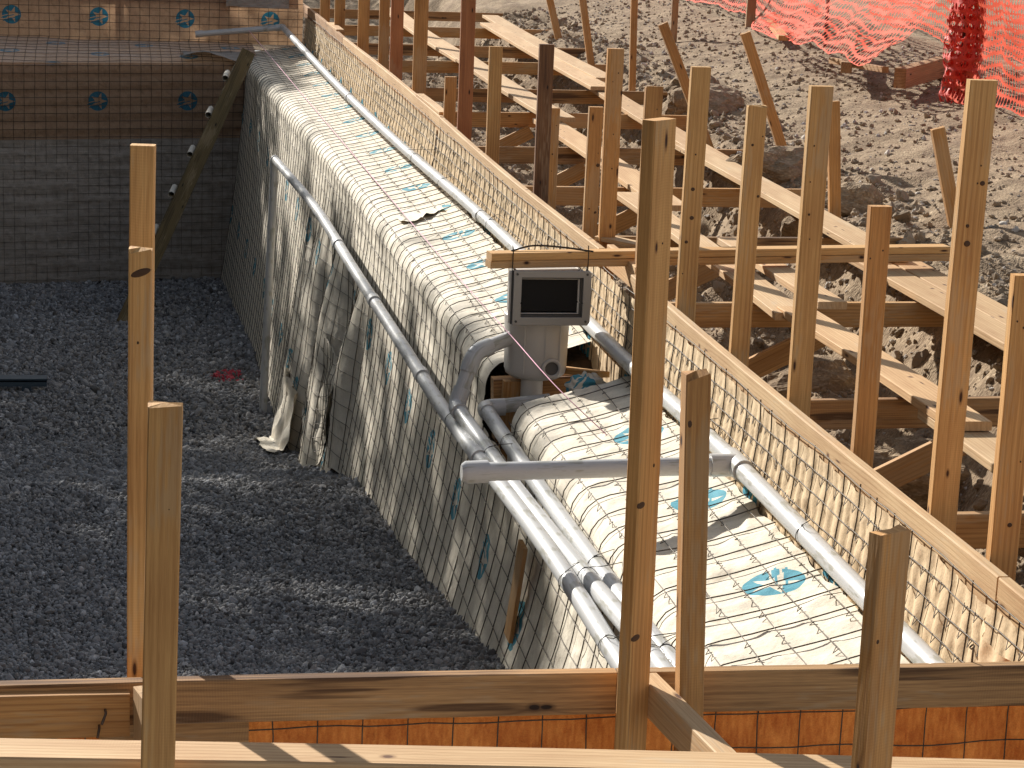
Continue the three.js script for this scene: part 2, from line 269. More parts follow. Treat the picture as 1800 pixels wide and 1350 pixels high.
// gravel bed: loose stones over the floor, far past counting
{
  const r = rngOf(5), base = [];
  for (let k = 0; k < 3; k++) { const g = new THREE.IcosahedronGeometry(1, 1), p = g.attributes.position; for (let i = 0; i < p.count; i++) { const x = p.getX(i), y = p.getY(i), z = p.getZ(i), q = 1 + 0.34 * N(x * 1.3 + k * 7, y * 1.3, z * 1.3 + k); p.setXYZ(i, x * q, y * q * (0.62 + 0.1 * k), z * q * (0.8 - 0.1 * k)); } g.computeVertexNormals(); base.push(g); }
  const N3 = [48000, 46000, 38000], m4 = new THREE.Matrix4(), q = new THREE.Quaternion(), e = new THREE.Euler(), col = new THREE.Color();
  const mat = new THREE.MeshStandardMaterial({ roughness: 0.86 });
  base.forEach((g, b) => {
    const im = new THREE.InstancedMesh(g, mat, N3[b]); im.name = numbered('gravel'); im.userData = { kind: 'stuff', label: ['grey crushed gravel covering the pool floor', 'rounder grey stones mixed through the pool floor gravel', 'flat dark chips mixed through the pool floor gravel'][b], category: 'gravel' };
    for (let i = 0; i < N3[b]; i++) {
      const f = Math.pow(r(), 1.45), z = lerp(-8.6, -27.1, f), wL = -0.05 * -z - 0.45, x = lerp(wL, footX(z) + 0.05, r());
      const far = sstep(-10, -24, z), s = lerp(0.0105, 0.018, far) * (0.6 + 1.0 * r() * r() + (r() < 0.04 ? 0.9 : 0));
      e.set(r() * 6.3, r() * 6.3, r() * 6.3); q.setFromEuler(e);
      m4.compose(V(x, floorY(z) + 0.02 * fbm(x * 0.9, z * 0.9, 3) + s * (0.1 + 0.7 * r()), z), q, V(s * (0.8 + 0.7 * r()), s, s * (0.8 + 0.6 * r()))); im.setMatrixAt(i, m4);
      const L = 0.11 + 0.21 * r() + (r() < 0.14 ? 0.26 * r() : 0), w = (r() - 0.5) * 0.07, paint = Math.hypot((x - 1.25) / 0.2, (z + 21.9) / 0.35) + r() * 0.5 < 1; if (paint && r() < 0.6) col.setRGB(0.5, 0.06, 0.08); else col.setRGB(L * (1.02 + w), L, L * (0.98 - w)); im.setColorAt(i, col);
    }
    im.castShadow = im.receiveShadow = true; scene.add(im);
  });
}

// ---------------------------------------------------------------- paper-backed wire lining
const LINING = 'paper backed wire mesh lining the shell';
function benchLining(name, label, z0, z1, sMax, clipTo) { // z0 nearer than z1
  const t = thing(name, label, 'wire mesh', LINING, [0, 0, 0]);
  const dz = Math.abs(z1 - z0), nz = Math.round(dz / 0.024), L0 = benchPoint(0, (z0 + z1) / 2)[2];
  part('paper', sheet(110, nz, (u, v) => { const z = lerp(z0, z1, v), L = Math.min(benchPoint(0, z)[2], sMax); const uu = u < 0.62 ? u / 0.62 * 0.95 : 0.95 + (u - 0.62) / 0.38 * (L - 0.95), s = uu; const frame = s < 0.06 ? 0.02 * (0.06 - s) / 0.06 * (0.5 + N(z * 9, 3)) : 0; return [benchSurf(s + frame, z + 0.012 * N(z * 7, s * 2, 3) * (v === 0 || v === 1 ? 1 : 0), paperDisp(s, z)), s / 1.2 + 0.065, (z + 0.33) / 1.04]; }), M.paper, t);
  const rr = rngOf(Math.round(-z0 * 100));
  for (let z = Math.floor(z0 / CROSS) * CROSS; z > z1 + 0.02; z -= CROSS) {
    const L = Math.min(benchPoint(0, z)[2], sMax), P = [], jit = (rr() - 0.5) * 0.02; for (let i = 0; i <= 26; i++) { const s = i < 18 ? i / 18 * 0.95 : 0.95 + (i - 18) / 8 * (L - 0.97); P.push(benchSurf(s, z + jit + 0.006 * N(s * 3, z * 5, 41), 0.006 + 0.005 * N(s * 5, z * 3, 43))); }
    part('cross_wire', tube(P, 0.0031, 4, 3), M.wire, t);
  }
  for (let s = 0.05; s < sMax - 0.02; s += ROW) {
    const P = []; const n = Math.round(dz / 0.12); for (let i = 0; i <= n; i++) { const z = lerp(z0 - 0.01, z1 + 0.01, i / n); if (s > benchPoint(0, z)[2]) continue; P.push(benchSurf(s + 0.008 * N(z * 3, s * 7, 45), z, 0.0105 + 0.004 * N(z * 5, s * 3, 47))); }
    if (P.length > 3) part('long_wire', tube(P, 0.0022, 4, 3), M.wire, t);
  }
  const clips = []; // bent wire barbs that hold the paper
  for (let z = Math.floor(z0 / CROSS) * CROSS - CROSS / 2; z > Math.max(z1, clipTo); z -= CROSS) for (let s = 0.05; s < 0.9; s += ROW) {
    if (rr() < 0.12) continue; const a = (rr() - 0.5) * 0.05, q = benchSurf(s, z + a, 0.012), w = 0.02 + 0.02 * rr(); clips.push(tube([benchSurf(s - 0.004, z + a - w, 0.012), benchSurf(s + 0.012 + 0.012 * rr(), z + a + 0.02 * rr(), 0.001 + 0.02 * rr()), benchSurf(s - 0.006, z + a + w * 0.3, 0.014)], 0.0017, 3));
  }
  if (clips.length) part('wire_barbs', merge(clips), M.wire, t, { kind: 'stuff' });
  return t;
}
benchLining('bench_mesh_lining', 'cream printed paper and wire mesh over the near bench, in front of the skimmer', -4.95, -10.32, 1.85, -10.3);
benchLining('bench_mesh_lining', 'cream printed paper and wire mesh over the long far bench, behind the skimmer', -11.14, -28.38, 3.4, -19);

{ // the face runs on unbroken below the gap in the bench
  const t = thing('bench_mesh_lining', 'strip of paper and mesh on the bench face below the gap, behind the pipes', 'wire mesh', LINING, [0, 0, 0]);
  part('paper', sheet(50, 36, (u, v) => { const z = lerp(-10.3, -11.16, v), L = benchPoint(0, z)[2], s = lerp(0.86 + 0.03 * N(z * 6, 4), L, u); return [benchSurf(s, z, paperDisp(s, z)), s / 1.2 + 0.065, (z + 0.33) / 1.04]; }), M.paper, t);
  for (let z = -10.45; z > -11.1; z -= CROSS) { const P = []; for (let i = 0; i <= 12; i++) P.push(benchSurf(lerp(0.85, benchPoint(0, z)[2] - 0.02, i / 12), z, 0.007)); part('cross_wire', tube(P, 0.0031, 4, 3), M.wire, t); }
  for (let s = 0.05 + ROW * 7; s < 1.85; s += ROW) { const P = []; for (let i = 0; i <= 8; i++) P.push(benchSurf(s, lerp(-10.3, -11.16, i / 8), 0.01)); part('long_wire', tube(P, 0.0022, 4, 3), M.wire, t); }
}
// earth core of the bench under the lining
struct('bench_core', sheet(24, 240, (u, v) => { const z = lerp(-4.6, -28.6, v), gap = sstep(-11.22, -11.12, z) * (1 - sstep(-10.36, -10.26, z)), ex = edgeX(z); const P = [[2.62, -0.53], [ex + 0.16, -0.66], [ex + 0.075, -0.84], [footX(z) + 0.09, floorY(z) - 0.1]]; const k = Math.min(2, Math.floor(u * 3)), f = u * 3 - k; return [V(lerp(P[k][0], P[k + 1][0], f), Math.min(lerp(P[k][1], P[k + 1][1], f), lerp(9, -1.06, gap)) + 0.01 * N(u * 20, z * 4), z), u * 2, z / 1.5]; }), M.earth);
solo('paper_lap', sheet(40, 14, (u, v) => { const s = lerp(0.13, 0.46, u), z = lerp(-15.75, -15.5 + 0.1 * N(u * 5, 3) + 0.16 * u, v), lift = 0.005 + v * v * (0.008 + 0.03 * Math.abs(N(u * 7, 5))); return [benchSurf(s, z, lift), s / 1.2 + 0.4, (z + 0.33) / 1.04]; }), M.paper, 'torn paper lap curling up across the far bench top', 'paper');
{ // a strip of lining torn loose at its foot
  const t = thing('fabric_flap', 'loose pointed flap of meshed lining hanging off the far bench face', 'fabric', null, [0, 0, 0]);
  const F = (u, v, o) => { const z = lerp(-17.8, -16.5, u), tip = 0.66 + 0.34 * Math.sin(Math.PI * Math.pow(u, 0.8)), y = lerp(-1.75, floorY(z) + 0.03, v * tip); return V(lerp(1.76, 1.66, v) - 0.035 * Math.sin(u * 6 + 0.5) * v + 0.03 * N(u * 5, v * 4, 2) + 0.012 * N(u * 16, v * 5, 3) - o, y, z + 0.1 * v * (u - 0.5)); };
  part('paper', sheet(60, 40, (u, v) => [F(u, v, 0), 0.5 + u * 0.3, 0.2 + v * 0.3]), M.paper, t);
  for (let k = 0; k < 8; k++) { const P = []; for (let i = 0; i <= 14; i++) P.push(F(0.03 + k * 0.134, i / 14, 0.012)); part('cross_wire', tube(P, 0.0031, 4, 3), M.wire, t); }
  for (let k = 1; k < 9; k++) { const P = []; for (let i = 0; i <= 14; i++) P.push(F(i / 14, k / 9, 0.014)); part('long_wire', tube(P, 0.0026, 4, 3), M.wire, t); }
}
solo('fabric_flap', sheet(26, 20, (u, v) => { const z = lerp(-19.3, -18.2, u); return [V(lerp(1.6, 1.36, v * v) + 0.05 * N(u * 7, v * 4, 6), lerp(-2.45, floorY(z) + 0.03, Math.min(1, v * 1.5)) + 0.05 * Math.abs(N(u * 6, v * 7, 4)), z + 0.08 * N(v * 5, u * 4)), 0.5 + u * 0.3, 0.2 + v * 0.3]; }), M.paper, 'crumpled hem of lining spread on the gravel beside the riser', 'fabric');
stick('wood_scrap', V(1.79, -1.42, -9.42), V(1.835, -0.98, -9.4), 0.13, 0.02, V(0, 0, 1), M.pineB, 'bare board showing through the slit low on the near bench face', 'board');
// side wall lining
function wallSurf(y, z, off) { const d = 0.012 * N(z * 0.8, y * 2, 61) + 0.006 * N(z * 2.4, y * 4, 63); return V(WX - 0.016 - d - off - 0.03 * sstep(-0.1, -0.5, y), y, z); }
const topEdge = (z) => -0.085 + 0.016 * N(z * 2.1, 5) + 0.01 * N(z * 9, 7) - 0.02 * sstep(-20, -24, z);
function wallLining(name, label, z0, z1) {
  const t = thing(name, label, 'wire mesh', LINING, [0, 0, 0]), dz = z0 - z1, nz = Math.round(dz / 0.013), SP = 0.172;
  part('paper', sheet(30, nz, (u, v) => {
    const z = lerp(z0, z1, v), y = lerp(topEdge(z), -0.6, u), c = Math.abs(Math.sin(Math.PI * z / SP)), half = Math.abs(Math.sin(2 * Math.PI * z / SP + 0.8 * N(y * 6, z * 2)));
    const d = 0.002 + 0.010 * Math.pow(half, 0.7) * (0.45 + 0.55 * sstep(-0.08, -0.2, y)) + 0.004 * c + 0.005 * N(y * 14, z * 6, 67) + 0.006 * (1 - Math.abs(N(y * 8, z * 5, 69))) ** 5;
    return [wallSurf(y, z, d - 0.012), (-0.5 - y) / 1.2 + 0.21, z / 1.04 + 0.2];
  }), M.wallPaper, t);
  const rr = rngOf(Math.round(-z0 * 37));
  for (let z = Math.floor(z0 / SP) * SP; z > z1; z -= SP) { const P = [], jt = (rr() - 0.5) * 0.016, le = (rr() - 0.5) * 0.03; for (let i = 0; i <= 8; i++) { const y = lerp(-0.045 - 0.012 * rr(), -0.56, i / 8); P.push(wallSurf(y, z + jt + le * i / 8, 0.008 + 0.004 * N(y * 9, z))); } part('vertical_wire', tube(P, 0.0032, 4, 3), M.wire, t); }
  for (const y of [-0.052, -0.132, -0.212, -0.292, -0.372]) { const P = [], n = Math.round(dz / 0.09); for (let i = 0; i <= n; i++) { const z = lerp(z0, z1, i / n); P.push(wallSurf(y + 0.01 * N(z * 2.2, y * 20, 71) + 0.005 * N(z * 8, y * 9, 72), z, 0.013 + 0.005 * N(z * 4, y * 8, 73))); } part('long_wire', tube(P, 0.0023, 4, 3), M.wire, t); }
  const clips = [];
  for (let z = z0 - 0.05; z > Math.max(z1, -21); z -= SP / 2) for (const y of [-0.132, -0.212, -0.292]) { if (rr() < 0.2) continue; const a = (rr() - 0.5) * 0.03, h = 0.018 + 0.012 * rr(); clips.push(tube([wallSurf(y + 0.004, z + a, 0.014), wallSurf(y - h, z + a + 0.012, 0.022), wallSurf(y + 0.002, z + a + 0.026, 0.014)], 0.0017, 3)); }
  part('wire_barbs', merge(clips), M.wire, t, { kind: 'stuff' });
  return t;
}
wallLining('wall_mesh_lining', 'pleated cream paper and mesh on the near side wall, up to the skimmer beam', -4.9, -10.72);
wallLining('wall_mesh_lining', 'pleated cream paper and mesh on the side wall between skimmer beam and split joint', -10.76, -17.02);
wallLining('wall_mesh_lining', 'pleated paper and mesh on the furthest side wall past the split joint', -17.1, -28.4);

solo('paper_flap', sheet(24, 24, (u, v) => { const z = lerp(-5.75, -5.25, u), y = lerp(-0.07, -0.6, v); return [V(2.47 - 0.09 * Math.abs(Math.sin(u * 3.1)) - 0.05 * v + 0.03 * N(u * 5, v * 4, 8), y + 0.02 * N(u * 6, 2), z), 0.21 + (v - 0.62) * 0.44, 0.73 - (u - 0.55) * 0.48]; }), M.wallPaper, 'folded paper flap with a torn roundel at the right picture edge', 'paper');
// far end: lower face, ledge and back wall
const FZ = (x) => -26.85 - 0.2 * (x + 0.2);
function flatLining(name, label, nu, nv, fn, mat, wiresU, wiresV, wireOff, wr = 0.003) {
  const t = thing(name, label, 'wire mesh', LINING, [0, 0, 0]);
  part('paper', sheet(nu, nv, (u, v) => fn(u, v, 0)), mat, t);
  for (const u of wiresU) { const P = []; for (let i = 0; i <= 12; i++) P.push(fn(u + 0.0012 * N(u * 60, i * 0.6), i / 12, wireOff)[0]); part('vertical_wire', tube(P, wr, 4, 3), M.wire, t); }
  for (const v of wiresV) { const P = []; for (let i = 0; i <= 24; i++) P.push(fn(i / 24, v + 0.003 * N(v * 40, i * 0.4), wireOff)[0]); part('long_wire', tube(P, wr, 4, 3), M.wire, t); }
  return t;
}
const span = (a, b, d) => { const o = []; for (let x = a; x < b; x += d) o.push(x); return o; };
const farX = (u) => lerp(-2.6, 1.78, u);
flatLining('end_mesh_lining', 'brown paper with blue star roundels below the far ledge', 90, 40, (u, v, o) => { const x = farX(u), y = lerp(-0.58, -1.5, v); const d = 0.012 * N(x * 2, y * 2, 81) + 0.008 * Math.sin(y * 36 + N(x, y) * 2) + 0.004 * N(x * 9, y * 12, 83); return [V(x, y, FZ(x) + (o || d * 1.2) + 0.03), (y + 1.275) / 1.2, (x + 0.275) / 1.04]; }, M.kraft, span(0.02, 1, 0.0275), span(0.03, 1, 0.1), 0.02);
flatLining('end_mesh_lining', 'dark grey felt with sagging folds at the foot of the far end', 90, 60, (u, v, o) => { const x = farX(u), y = lerp(-1.46, -3.14 + 0.02 * N(x * 3, 1), v); const d = 0.006 * Math.sin(y * 34 + 3 * N(x * 0.8, y * 2)) + 0.012 * (1 - Math.abs(N(x * 1.1, y * 5, 84))) ** 3 + 0.014 * N(x * 2, y * 2, 85) + 0.005 * N(x * 11, y * 9, 87); return [V(x, y, FZ(x) + (o || d) + 0.055), x / 0.9, y / 0.9]; }, M.felt, span(0.02, 1, 0.0275), span(0.05, 1, 0.0545), 0.012, 0.0022);
flatLining('end_mesh_lining', 'pale paper with blue star roundels on the narrow far ledge', 90, 30, (u, v, o) => { const x = farX(u) + (u > 0.98 ? 0.1 : 0), z = lerp(FZ(x) + 0.035, -28.42, v), y = lerp(-0.575, -0.44, v) + 0.02 * N(x * 2, z * 2, 91) - 0.03 * Math.pow(1 - v, 8); return [V(x, y + (o ? 0.014 : 0), z), z / 1.2 + 0.06, (x + 0.25) / 1.04]; }, M.kraft, span(0.02, 1, 0.0275), span(0.08, 1, 0.12), 0.02);
flatLining('end_mesh_lining', 'backlit orange brown paper standing above the far ledge', 90, 30, (u, v, o) => { const x = lerp(-2.6, 2.5, u), y = lerp(-0.46, 0.62, v); const d = 0.01 * N(x * 2, y * 2, 95) + 0.004 * N(x * 9, y * 9, 96); return [V(x, y, -28.42 + (o || d)), (y + 0.42) / 1.2, (x + 0.26) / 1.04]; }, M.kraft, span(0.02, 1, 0.0236), span(0.04, 1, 0.085), 0.016);
struct('added_end_backing', sheet(20, 20, (u, v) => { const x = lerp(-2.7, 2.3, u), y = lerp(-0.62, -3.3, v); return [V(x, y, FZ(x) - 0.07 + 0.02 * N(x * 3, y * 3)), x / 1.5, y / 1.5]; }), M.earth);  // opaque sheet added behind the far face to stop light passing through
// dark felt scraps hanging at the far corner
solo('felt_scrap', sheet(20, 10, (u, v) => [V(lerp(1.55, 2.32, u), lerp(0.3, 0.0, v) + 0.02 * N(u * 4, 2) * v, -28.3 + 0.03 * N(u * 5, v * 3)), u, v]), M.felt, 'dark felt flap hanging over the orange paper at the far corner', 'felt');
solo('felt_scrap', sheet(20, 10, (u, v) => [V(lerp(1.0, 1.72, u), -0.5 + 0.05 * Math.sin(u * 5) * v + 0.015 * N(u * 6, v * 4), lerp(-27.8, -27.1, v)), u, v]), M.felt, 'grey felt scrap lying crumpled on the far ledge beside the ladder', 'felt');

// ---------------------------------------------------------------- formwork boards and the wood behind the lining
const BOARD = 'boards along the top of the side formwork';
function sideBoard(z0, z1, label, mat, dx = 0, dy = 0) {
  const m = stick('formwork_board', V(WX + 0.019 + dx, -0.075 + dy, z0), V(WX + 0.019, -0.075, z1), 0.15, 0.038, V(0, 1, 0), mat, label, 'board', BOARD, { bevel: 0.004 });
  return m;
}
sideBoard(-4.7, -5.9, 'short end board of the side formwork at the right edge, beside the roundel flap', M.pale, 0.002, -0.006);
sideBoard(-5.91, -10.62, 'long pale formwork board in front of the skimmer beam', M.pale);
sideBoard(-11.36, -17.08, 'pale formwork board just beyond the skimmer beam', M.pale);
sideBoard(-17.1, -24.15, 'pale formwork board at mid length, past the split joint', M.pale, 0.004, 0.002);
sideBoard(-24.17, -29.6, 'furthest dappled formwork board of the side wall', M.grey);
stick('wood_block', V(2.6, -0.03, -11.3), V(2.6, -0.03, -10.66), 0.12, 0.038, V(0, 1, 0), M.pale, 'short block joining two formwork boards under the skimmer beam', 'block', null);
stick('wood_scrap', V(2.62, 0.012, -11.62), V(2.9, 0.012, -11.2), 0.1, 0.024, V(1, 0, 0), M.pale, 'loose wood scrap on the wall top behind the skimmer beam', 'scrap');
stick('wood_scrap', V(2.595, 0.014, -18.5), V(2.6, 0.014, -17.2), 0.07, 0.022, V(1, 0, 0), M.pale, 'pinkish batten lying along the wall top near the split joint', 'scrap');
stick('wood_scrap', V(2.59, 0.014, -25.9), V(2.6, 0.014, -24.9), 0.09, 0.022, V(1, 0, 0), M.pale, 'pale batten overlapping the far end of the wall top', 'scrap');
// studs, wales and brace behind the far paper
const FARW = 'studs and rails behind the far paper';
for (const [x, i] of [[-1.35, 0], [0.22, 1], [1.5, 2]]) stick('formwork_stud', V(x, -0.5, -28.52), V(x, 0.9, -28.52), 0.089, 0.038, V(1, 0, 0), M.pineB, ['leftmost stud shadowed through the far orange paper', 'middle stud shadowed through the far orange paper', 'stud behind the far paper next to the felt flap'][i], 'stud', FARW);
stick('formwork_rail', V(-2.6, 0.06, -28.49), V(2.4, 0.09, -28.49), 0.13, 0.025, V(0, 1, 0), M.pineB, 'horizontal rail darkening a band across the far orange paper', 'rail', FARW);
stick('diagonal_brace', V(0.62, -0.45, -28.55), V(-0.1, 0.62, -29.1), 0.089, 0.03, V(1, 0, 0), M.pineB, 'diagonal brace shadowed through the far orange paper', 'brace');
// blocks seen inside the gap under the skimmer
const gapW = 'wood blocking inside the bench gap under the skimmer';
stick('wood_block', V(2.45, -0.66, -11.02), V(1.96, -0.68, -11.02), 0.14, 0.09, V(0, 1, 0), M.form, 'upper timber block closing the far bench behind the skimmer', 'block', gapW);
stick('wood_block', V(2.45, -0.84, -10.98), V(1.97, -0.84, -10.98), 0.16, 0.12, V(0, 1, 0), M.form, 'lower timber block closing the far bench behind the skimmer', 'block', gapW);
stick('wood_block', V(2.02, -1.25, -10.92), V(2.04, -0.6, -10.92), 0.09, 0.05, V(1, 0, 0), M.pineB, 'upright block beside the gap pipes under the skimmer', 'block', gapW);
stick('wood_block', V(2.3, -0.56, -11.0), V(2.44, -0.5, -10.62), 0.07, 0.03, V(1, 0, 0), M.pine, 'pale offcut poking out of the gap right of the skimmer body', 'block', gapW);
{ // crumpled paper stuffed in the gap
  solo('paper_wad', sheet(26, 26, (u, v) => { const a = u * 6.283, b = v * 3.1416, r = 0.075 * (1 + 0.45 * N(Math.cos(a) * 3, Math.sin(a) * 3 * Math.sin(b), b * 2)); return [V(2.33 + r * Math.cos(a) * Math.sin(b) * 1.2, -0.53 + r * Math.cos(b) * 0.8, -10.5 + r * Math.sin(a) * Math.sin(b)), u * 0.4 + 0.05, v * 0.3 + 0.15]; }), M.paper, 'crumpled wad of printed paper beside the skimmer body', 'paper');
}

// ---------------------------------------------------------------- pipes
const R = 0.0365;
const seam = (pts, r = R + 0.0055) => tube(pts, r, 20);
function fitting(name, P, parent, r = R + 0.0065, per = 8) { const c = smoothPath(P, per); return part(name, merge([tube(c, r, 20), capRing(c[0], c[1], r), capRing(c[c.length - 1], c[c.length - 2], r)]), M.pvc, parent); }
function capRing(p, q, r) { const g = new THREE.CircleGeometry(r, 20); const d = p.clone().sub(q).normalize(); g.applyQuaternion(new THREE.Quaternion().setFromUnitVectors(V(0, 0, 1), d)); g.translate(p.x, p.y, p.z); return g; }
function run(P, parent, name = 'pipe_run') { return part(name, tube(P, R, 20), M.pvc, parent); }
function bend(a, c, b, n = 8) { const o = []; for (let i = 0; i <= n; i++) { const t = i / n; o.push(a.clone().multiplyScalar((1 - t) * (1 - t)).addScaledVector(c, 2 * t * (1 - t)).addScaledVector(b, t * t)); } return o; }
function elbow(c, d1, d2, parent, L = 0.085) { d1 = d1.clone().normalize(); d2 = d2.clone().normalize(); const a = c.clone().addScaledVector(d1, L), b = c.clone().addScaledVector(d2, L), a1 = c.clone().addScaledVector(d1, L * 0.5), b1 = c.clone().addScaledVector(d2, L * 0.5); const P = [a, ...bend(a1, c, b1, 8), b]; return part('elbow', merge([tube(P, R + 0.0065, 20), capRing(a, a1, R + 0.0065), capRing(b, b1, R + 0.0065)]), M.pvc, parent); }
function coupling(p, d, parent, L = 0.07) { d = d.clone().normalize(); const a = p.clone().addScaledVector(d, -L), b = p.clone().addScaledVector(d, L); return part('coupling', merge([tube([a, b], R + 0.006, 20), capRing(a, b, R + 0.006), capRing(b, a, R + 0.006)]), M.pvc, parent); }
function tieLoop(p, d, parent, tail = 0.12, seed = 1) { const r = rngOf(seed), up = V(0, 1, 0), s = d.clone().normalize(), n = up.clone().addScaledVector(s, -up.dot(s)).normalize(), b = s.clone().cross(n), P = []; for (let i = 0; i <= 14; i++) { const t = i / 14 * 6.6; P.push(p.clone().addScaledVector(n, Math.cos(t) * (R + 0.003)).addScaledVector(b, Math.sin(t) * (R + 0.003)).addScaledVector(s, 0.02 * Math.sin(t * 0.5))); } const e = P[P.length - 1]; P.push(e.clone().add(V((r() - 0.3) * tail, 0.02, (r() - 0.5) * tail)), e.clone().add(V((r() - 0.1) * tail * 1.5, 0.01 + 0.03 * r(), (r() - 0.5) * tail * 1.5))); return part('tie_wire', tube(smoothPath(P, 2), 0.0018, 4), M.tie, parent); }

const wallPipe = thing('wall_pipe', 'long white pipe along the side wall with a capped branch', 'pipe', null, [0, 0, 0]);
{
  const P = [[2.245, -0.233, -28.3], [2.284, -0.284, -21.5], [2.35, -0.31, -17.9], [2.432, -0.303, -13.6], [2.46, -0.345, -10.375], [2.46, -0.322, -8.3], [2.458, -0.345, -6.288], [2.45, -0.35, -4.6]].map((p) => V(...p));
  run(smoothPath(P, 10), wallPipe);
  elbow(P[0], V(-1, -0.1, 0), V(0, 0, 1), wallPipe);
  run([P[0].clone(), V(1.19, -0.342, -28.3)], wallPipe, 'branch_pipe');
  part('end_cap', merge([tube([V(1.27, -0.334, -28.3), V(1.18, -0.343, -28.3)], R + 0.006, 20), capRing(V(1.18, -0.343, -28.3), V(1.27, -0.334, -28.3), R + 0.006)]), M.pvc, wallPipe);
  const T = P[5];
  part('tee', merge([tube([T.clone().add(V(0, 0, -0.1)), T.clone().add(V(0, 0, 0.1))], R + 0.009, 22), capRing(T.clone().add(V(0, 0, 0.1)), T, R + 0.009), capRing(T.clone().add(V(0, 0, -0.1)), T, R + 0.009), tube([T.clone(), T.clone().add(V(-0.11, 0, 0))], R + 0.009, 22), capRing(T.clone().add(V(-0.11, 0, 0)), T, R + 0.009)]), M.pvc, wallPipe);
  run([T.clone(), V(1.41, -0.341, -8.3)], wallPipe, 'branch_pipe');
  part('end_cap', merge([tube([V(1.47, -0.339, -8.3), V(1.385, -0.342, -8.3), V(1.368, -0.342, -8.3)], [R + 0.008, R + 0.008, R - 0.004], 22), capRing(V(1.368, -0.342, -8.3), V(1.4, -0.342, -8.3), R - 0.004), capRing(V(1.47, -0.339, -8.3), V(1.4, -0.342, -8.3), R + 0.008)]), M.pvc, wallPipe);
  coupling(V(2.4175, -0.304, -14.3), V(0.04, 0, 1), wallPipe, 0.05); coupling(V(2.29, -0.288, -21.0), V(0.01, 0, 1), wallPipe, 0.05);
  for (const [x, y, z, s] of [[2.425, -0.303, -13.9, 3], [2.385, -0.307, -15.7, 5], [2.365, -0.309, -17.0, 7], [2.459, -0.334, -7.4, 9], [2.46, -0.34, -9.9, 11], [2.46, -0.326, -8.75, 15], [2.455, -0.348, -5.6, 17]]) tieLoop(V(x, y, z), V(0, 0, 1), wallPipe, 0.16, s);
}
const lowPipe = thing('low_pipe', 'long grey white pipe low on the bench face, rising from the gravel', 'pipe', null, [0, 0, 0]);
{
  const C = V(1.565, -0.79, -20.4), P = [C, V(1.65, -0.745, -17.2), V(1.7, -0.806, -15.1), V(1.71, -0.79, -12.8), V(1.715, -0.769, -10.83), V(1.72, -0.658, -8.34), V(1.72, -0.653, -7.03), V(1.72, -0.65, -5.3)];
  run(smoothPath(P, 8), lowPipe); elbow(C, V(-0.02, -1, 0), V(0.02, 0.02, 1), lowPipe); run([C.clone(), V(1.49, -3.18, -20.4)], lowPipe, 'riser_pipe');
  for (const [i, t] of [[1, 0.6], [2, 0.5], [3, 0.5], [4, 0.35]]) { const p = P[i].clone().lerp(P[i + 1], t), d = P[i + 1].clone().sub(P[i]); coupling(p, d, lowPipe, 0.055); }
  for (const [z, s] of [[-10.75, 21], [-7.9, 22], [-7.2, 24], [-6.4, 25]]) { const t = z < -8.34 ? (z + 10.83) / 2.49 : 1; tieLoop(V(1.718, lerp(-0.765, -0.656, clamp(t, 0, 1)), z), V(0, 0, 1), lowPipe, 0.2, s); }
}
const skimPipe = thing('skimmer_pipe', 'white pipe bending down from the skimmer then along the bench', 'pipe', null, [0, 0, 0]);
{
  const a = V(2.06, -0.36, -10.9), b = V(1.815, -0.415, -10.74), c = V(1.722, -0.672, -10.68), P = [c, V(1.755, -0.705, -10.3), V(1.78, -0.71, -9.43), V(1.797, -0.672, -8.26), V(1.797, -0.597, -7.11), V(1.797, -0.58, -6.7), V(1.797, -0.57, -5.3)];
  run([a, b], skimPipe, 'arm_pipe'); elbow(b, a.clone().sub(b), c.clone().sub(b), skimPipe, 0.1); run([b, c], skimPipe, 'drop_pipe'); elbow(c, b.clone().sub(c), V(0.06, -0.06, 1), skimPipe, 0.095); run(smoothPath(P, 8), skimPipe);
  for (const [p, s] of [[V(1.8, -0.655, -7.95), 31], [V(1.768, -0.707, -9.9), 33], [V(1.797, -0.585, -6.9), 35]]) tieLoop(p, V(0, 0, 1), skimPipe, 0.16, s);
}
const edgePipe = thing('edge_pipe', 'white pipe closest under the bench edge, turning into the gap', 'pipe', null, [0, 0, 0]);
{
  const c = V(1.872, -0.69, -10.72), P = [c, V(1.873, -0.69, -9.65), V(1.871, -0.672, -8.63), V(1.869, -0.656, -7.98), V(1.867, -0.612, -6.77), V(1.866, -0.6, -5.3)];
  run([V(2.2, -0.66, -10.74), c], edgePipe, 'arm_pipe'); elbow(c, V(1, 0.05, 0), V(0, 0, 1), edgePipe, 0.1); run(smoothPath(P, 8), edgePipe);
  for (const [p, s] of [[V(1.873, -0.69, -10.05), 41], [V(1.87, -0.66, -8.1), 43], [V(1.867, -0.62, -7.0), 44]]) tieLoop(p, V(0, 0, 1), edgePipe, 0.14, s);
}
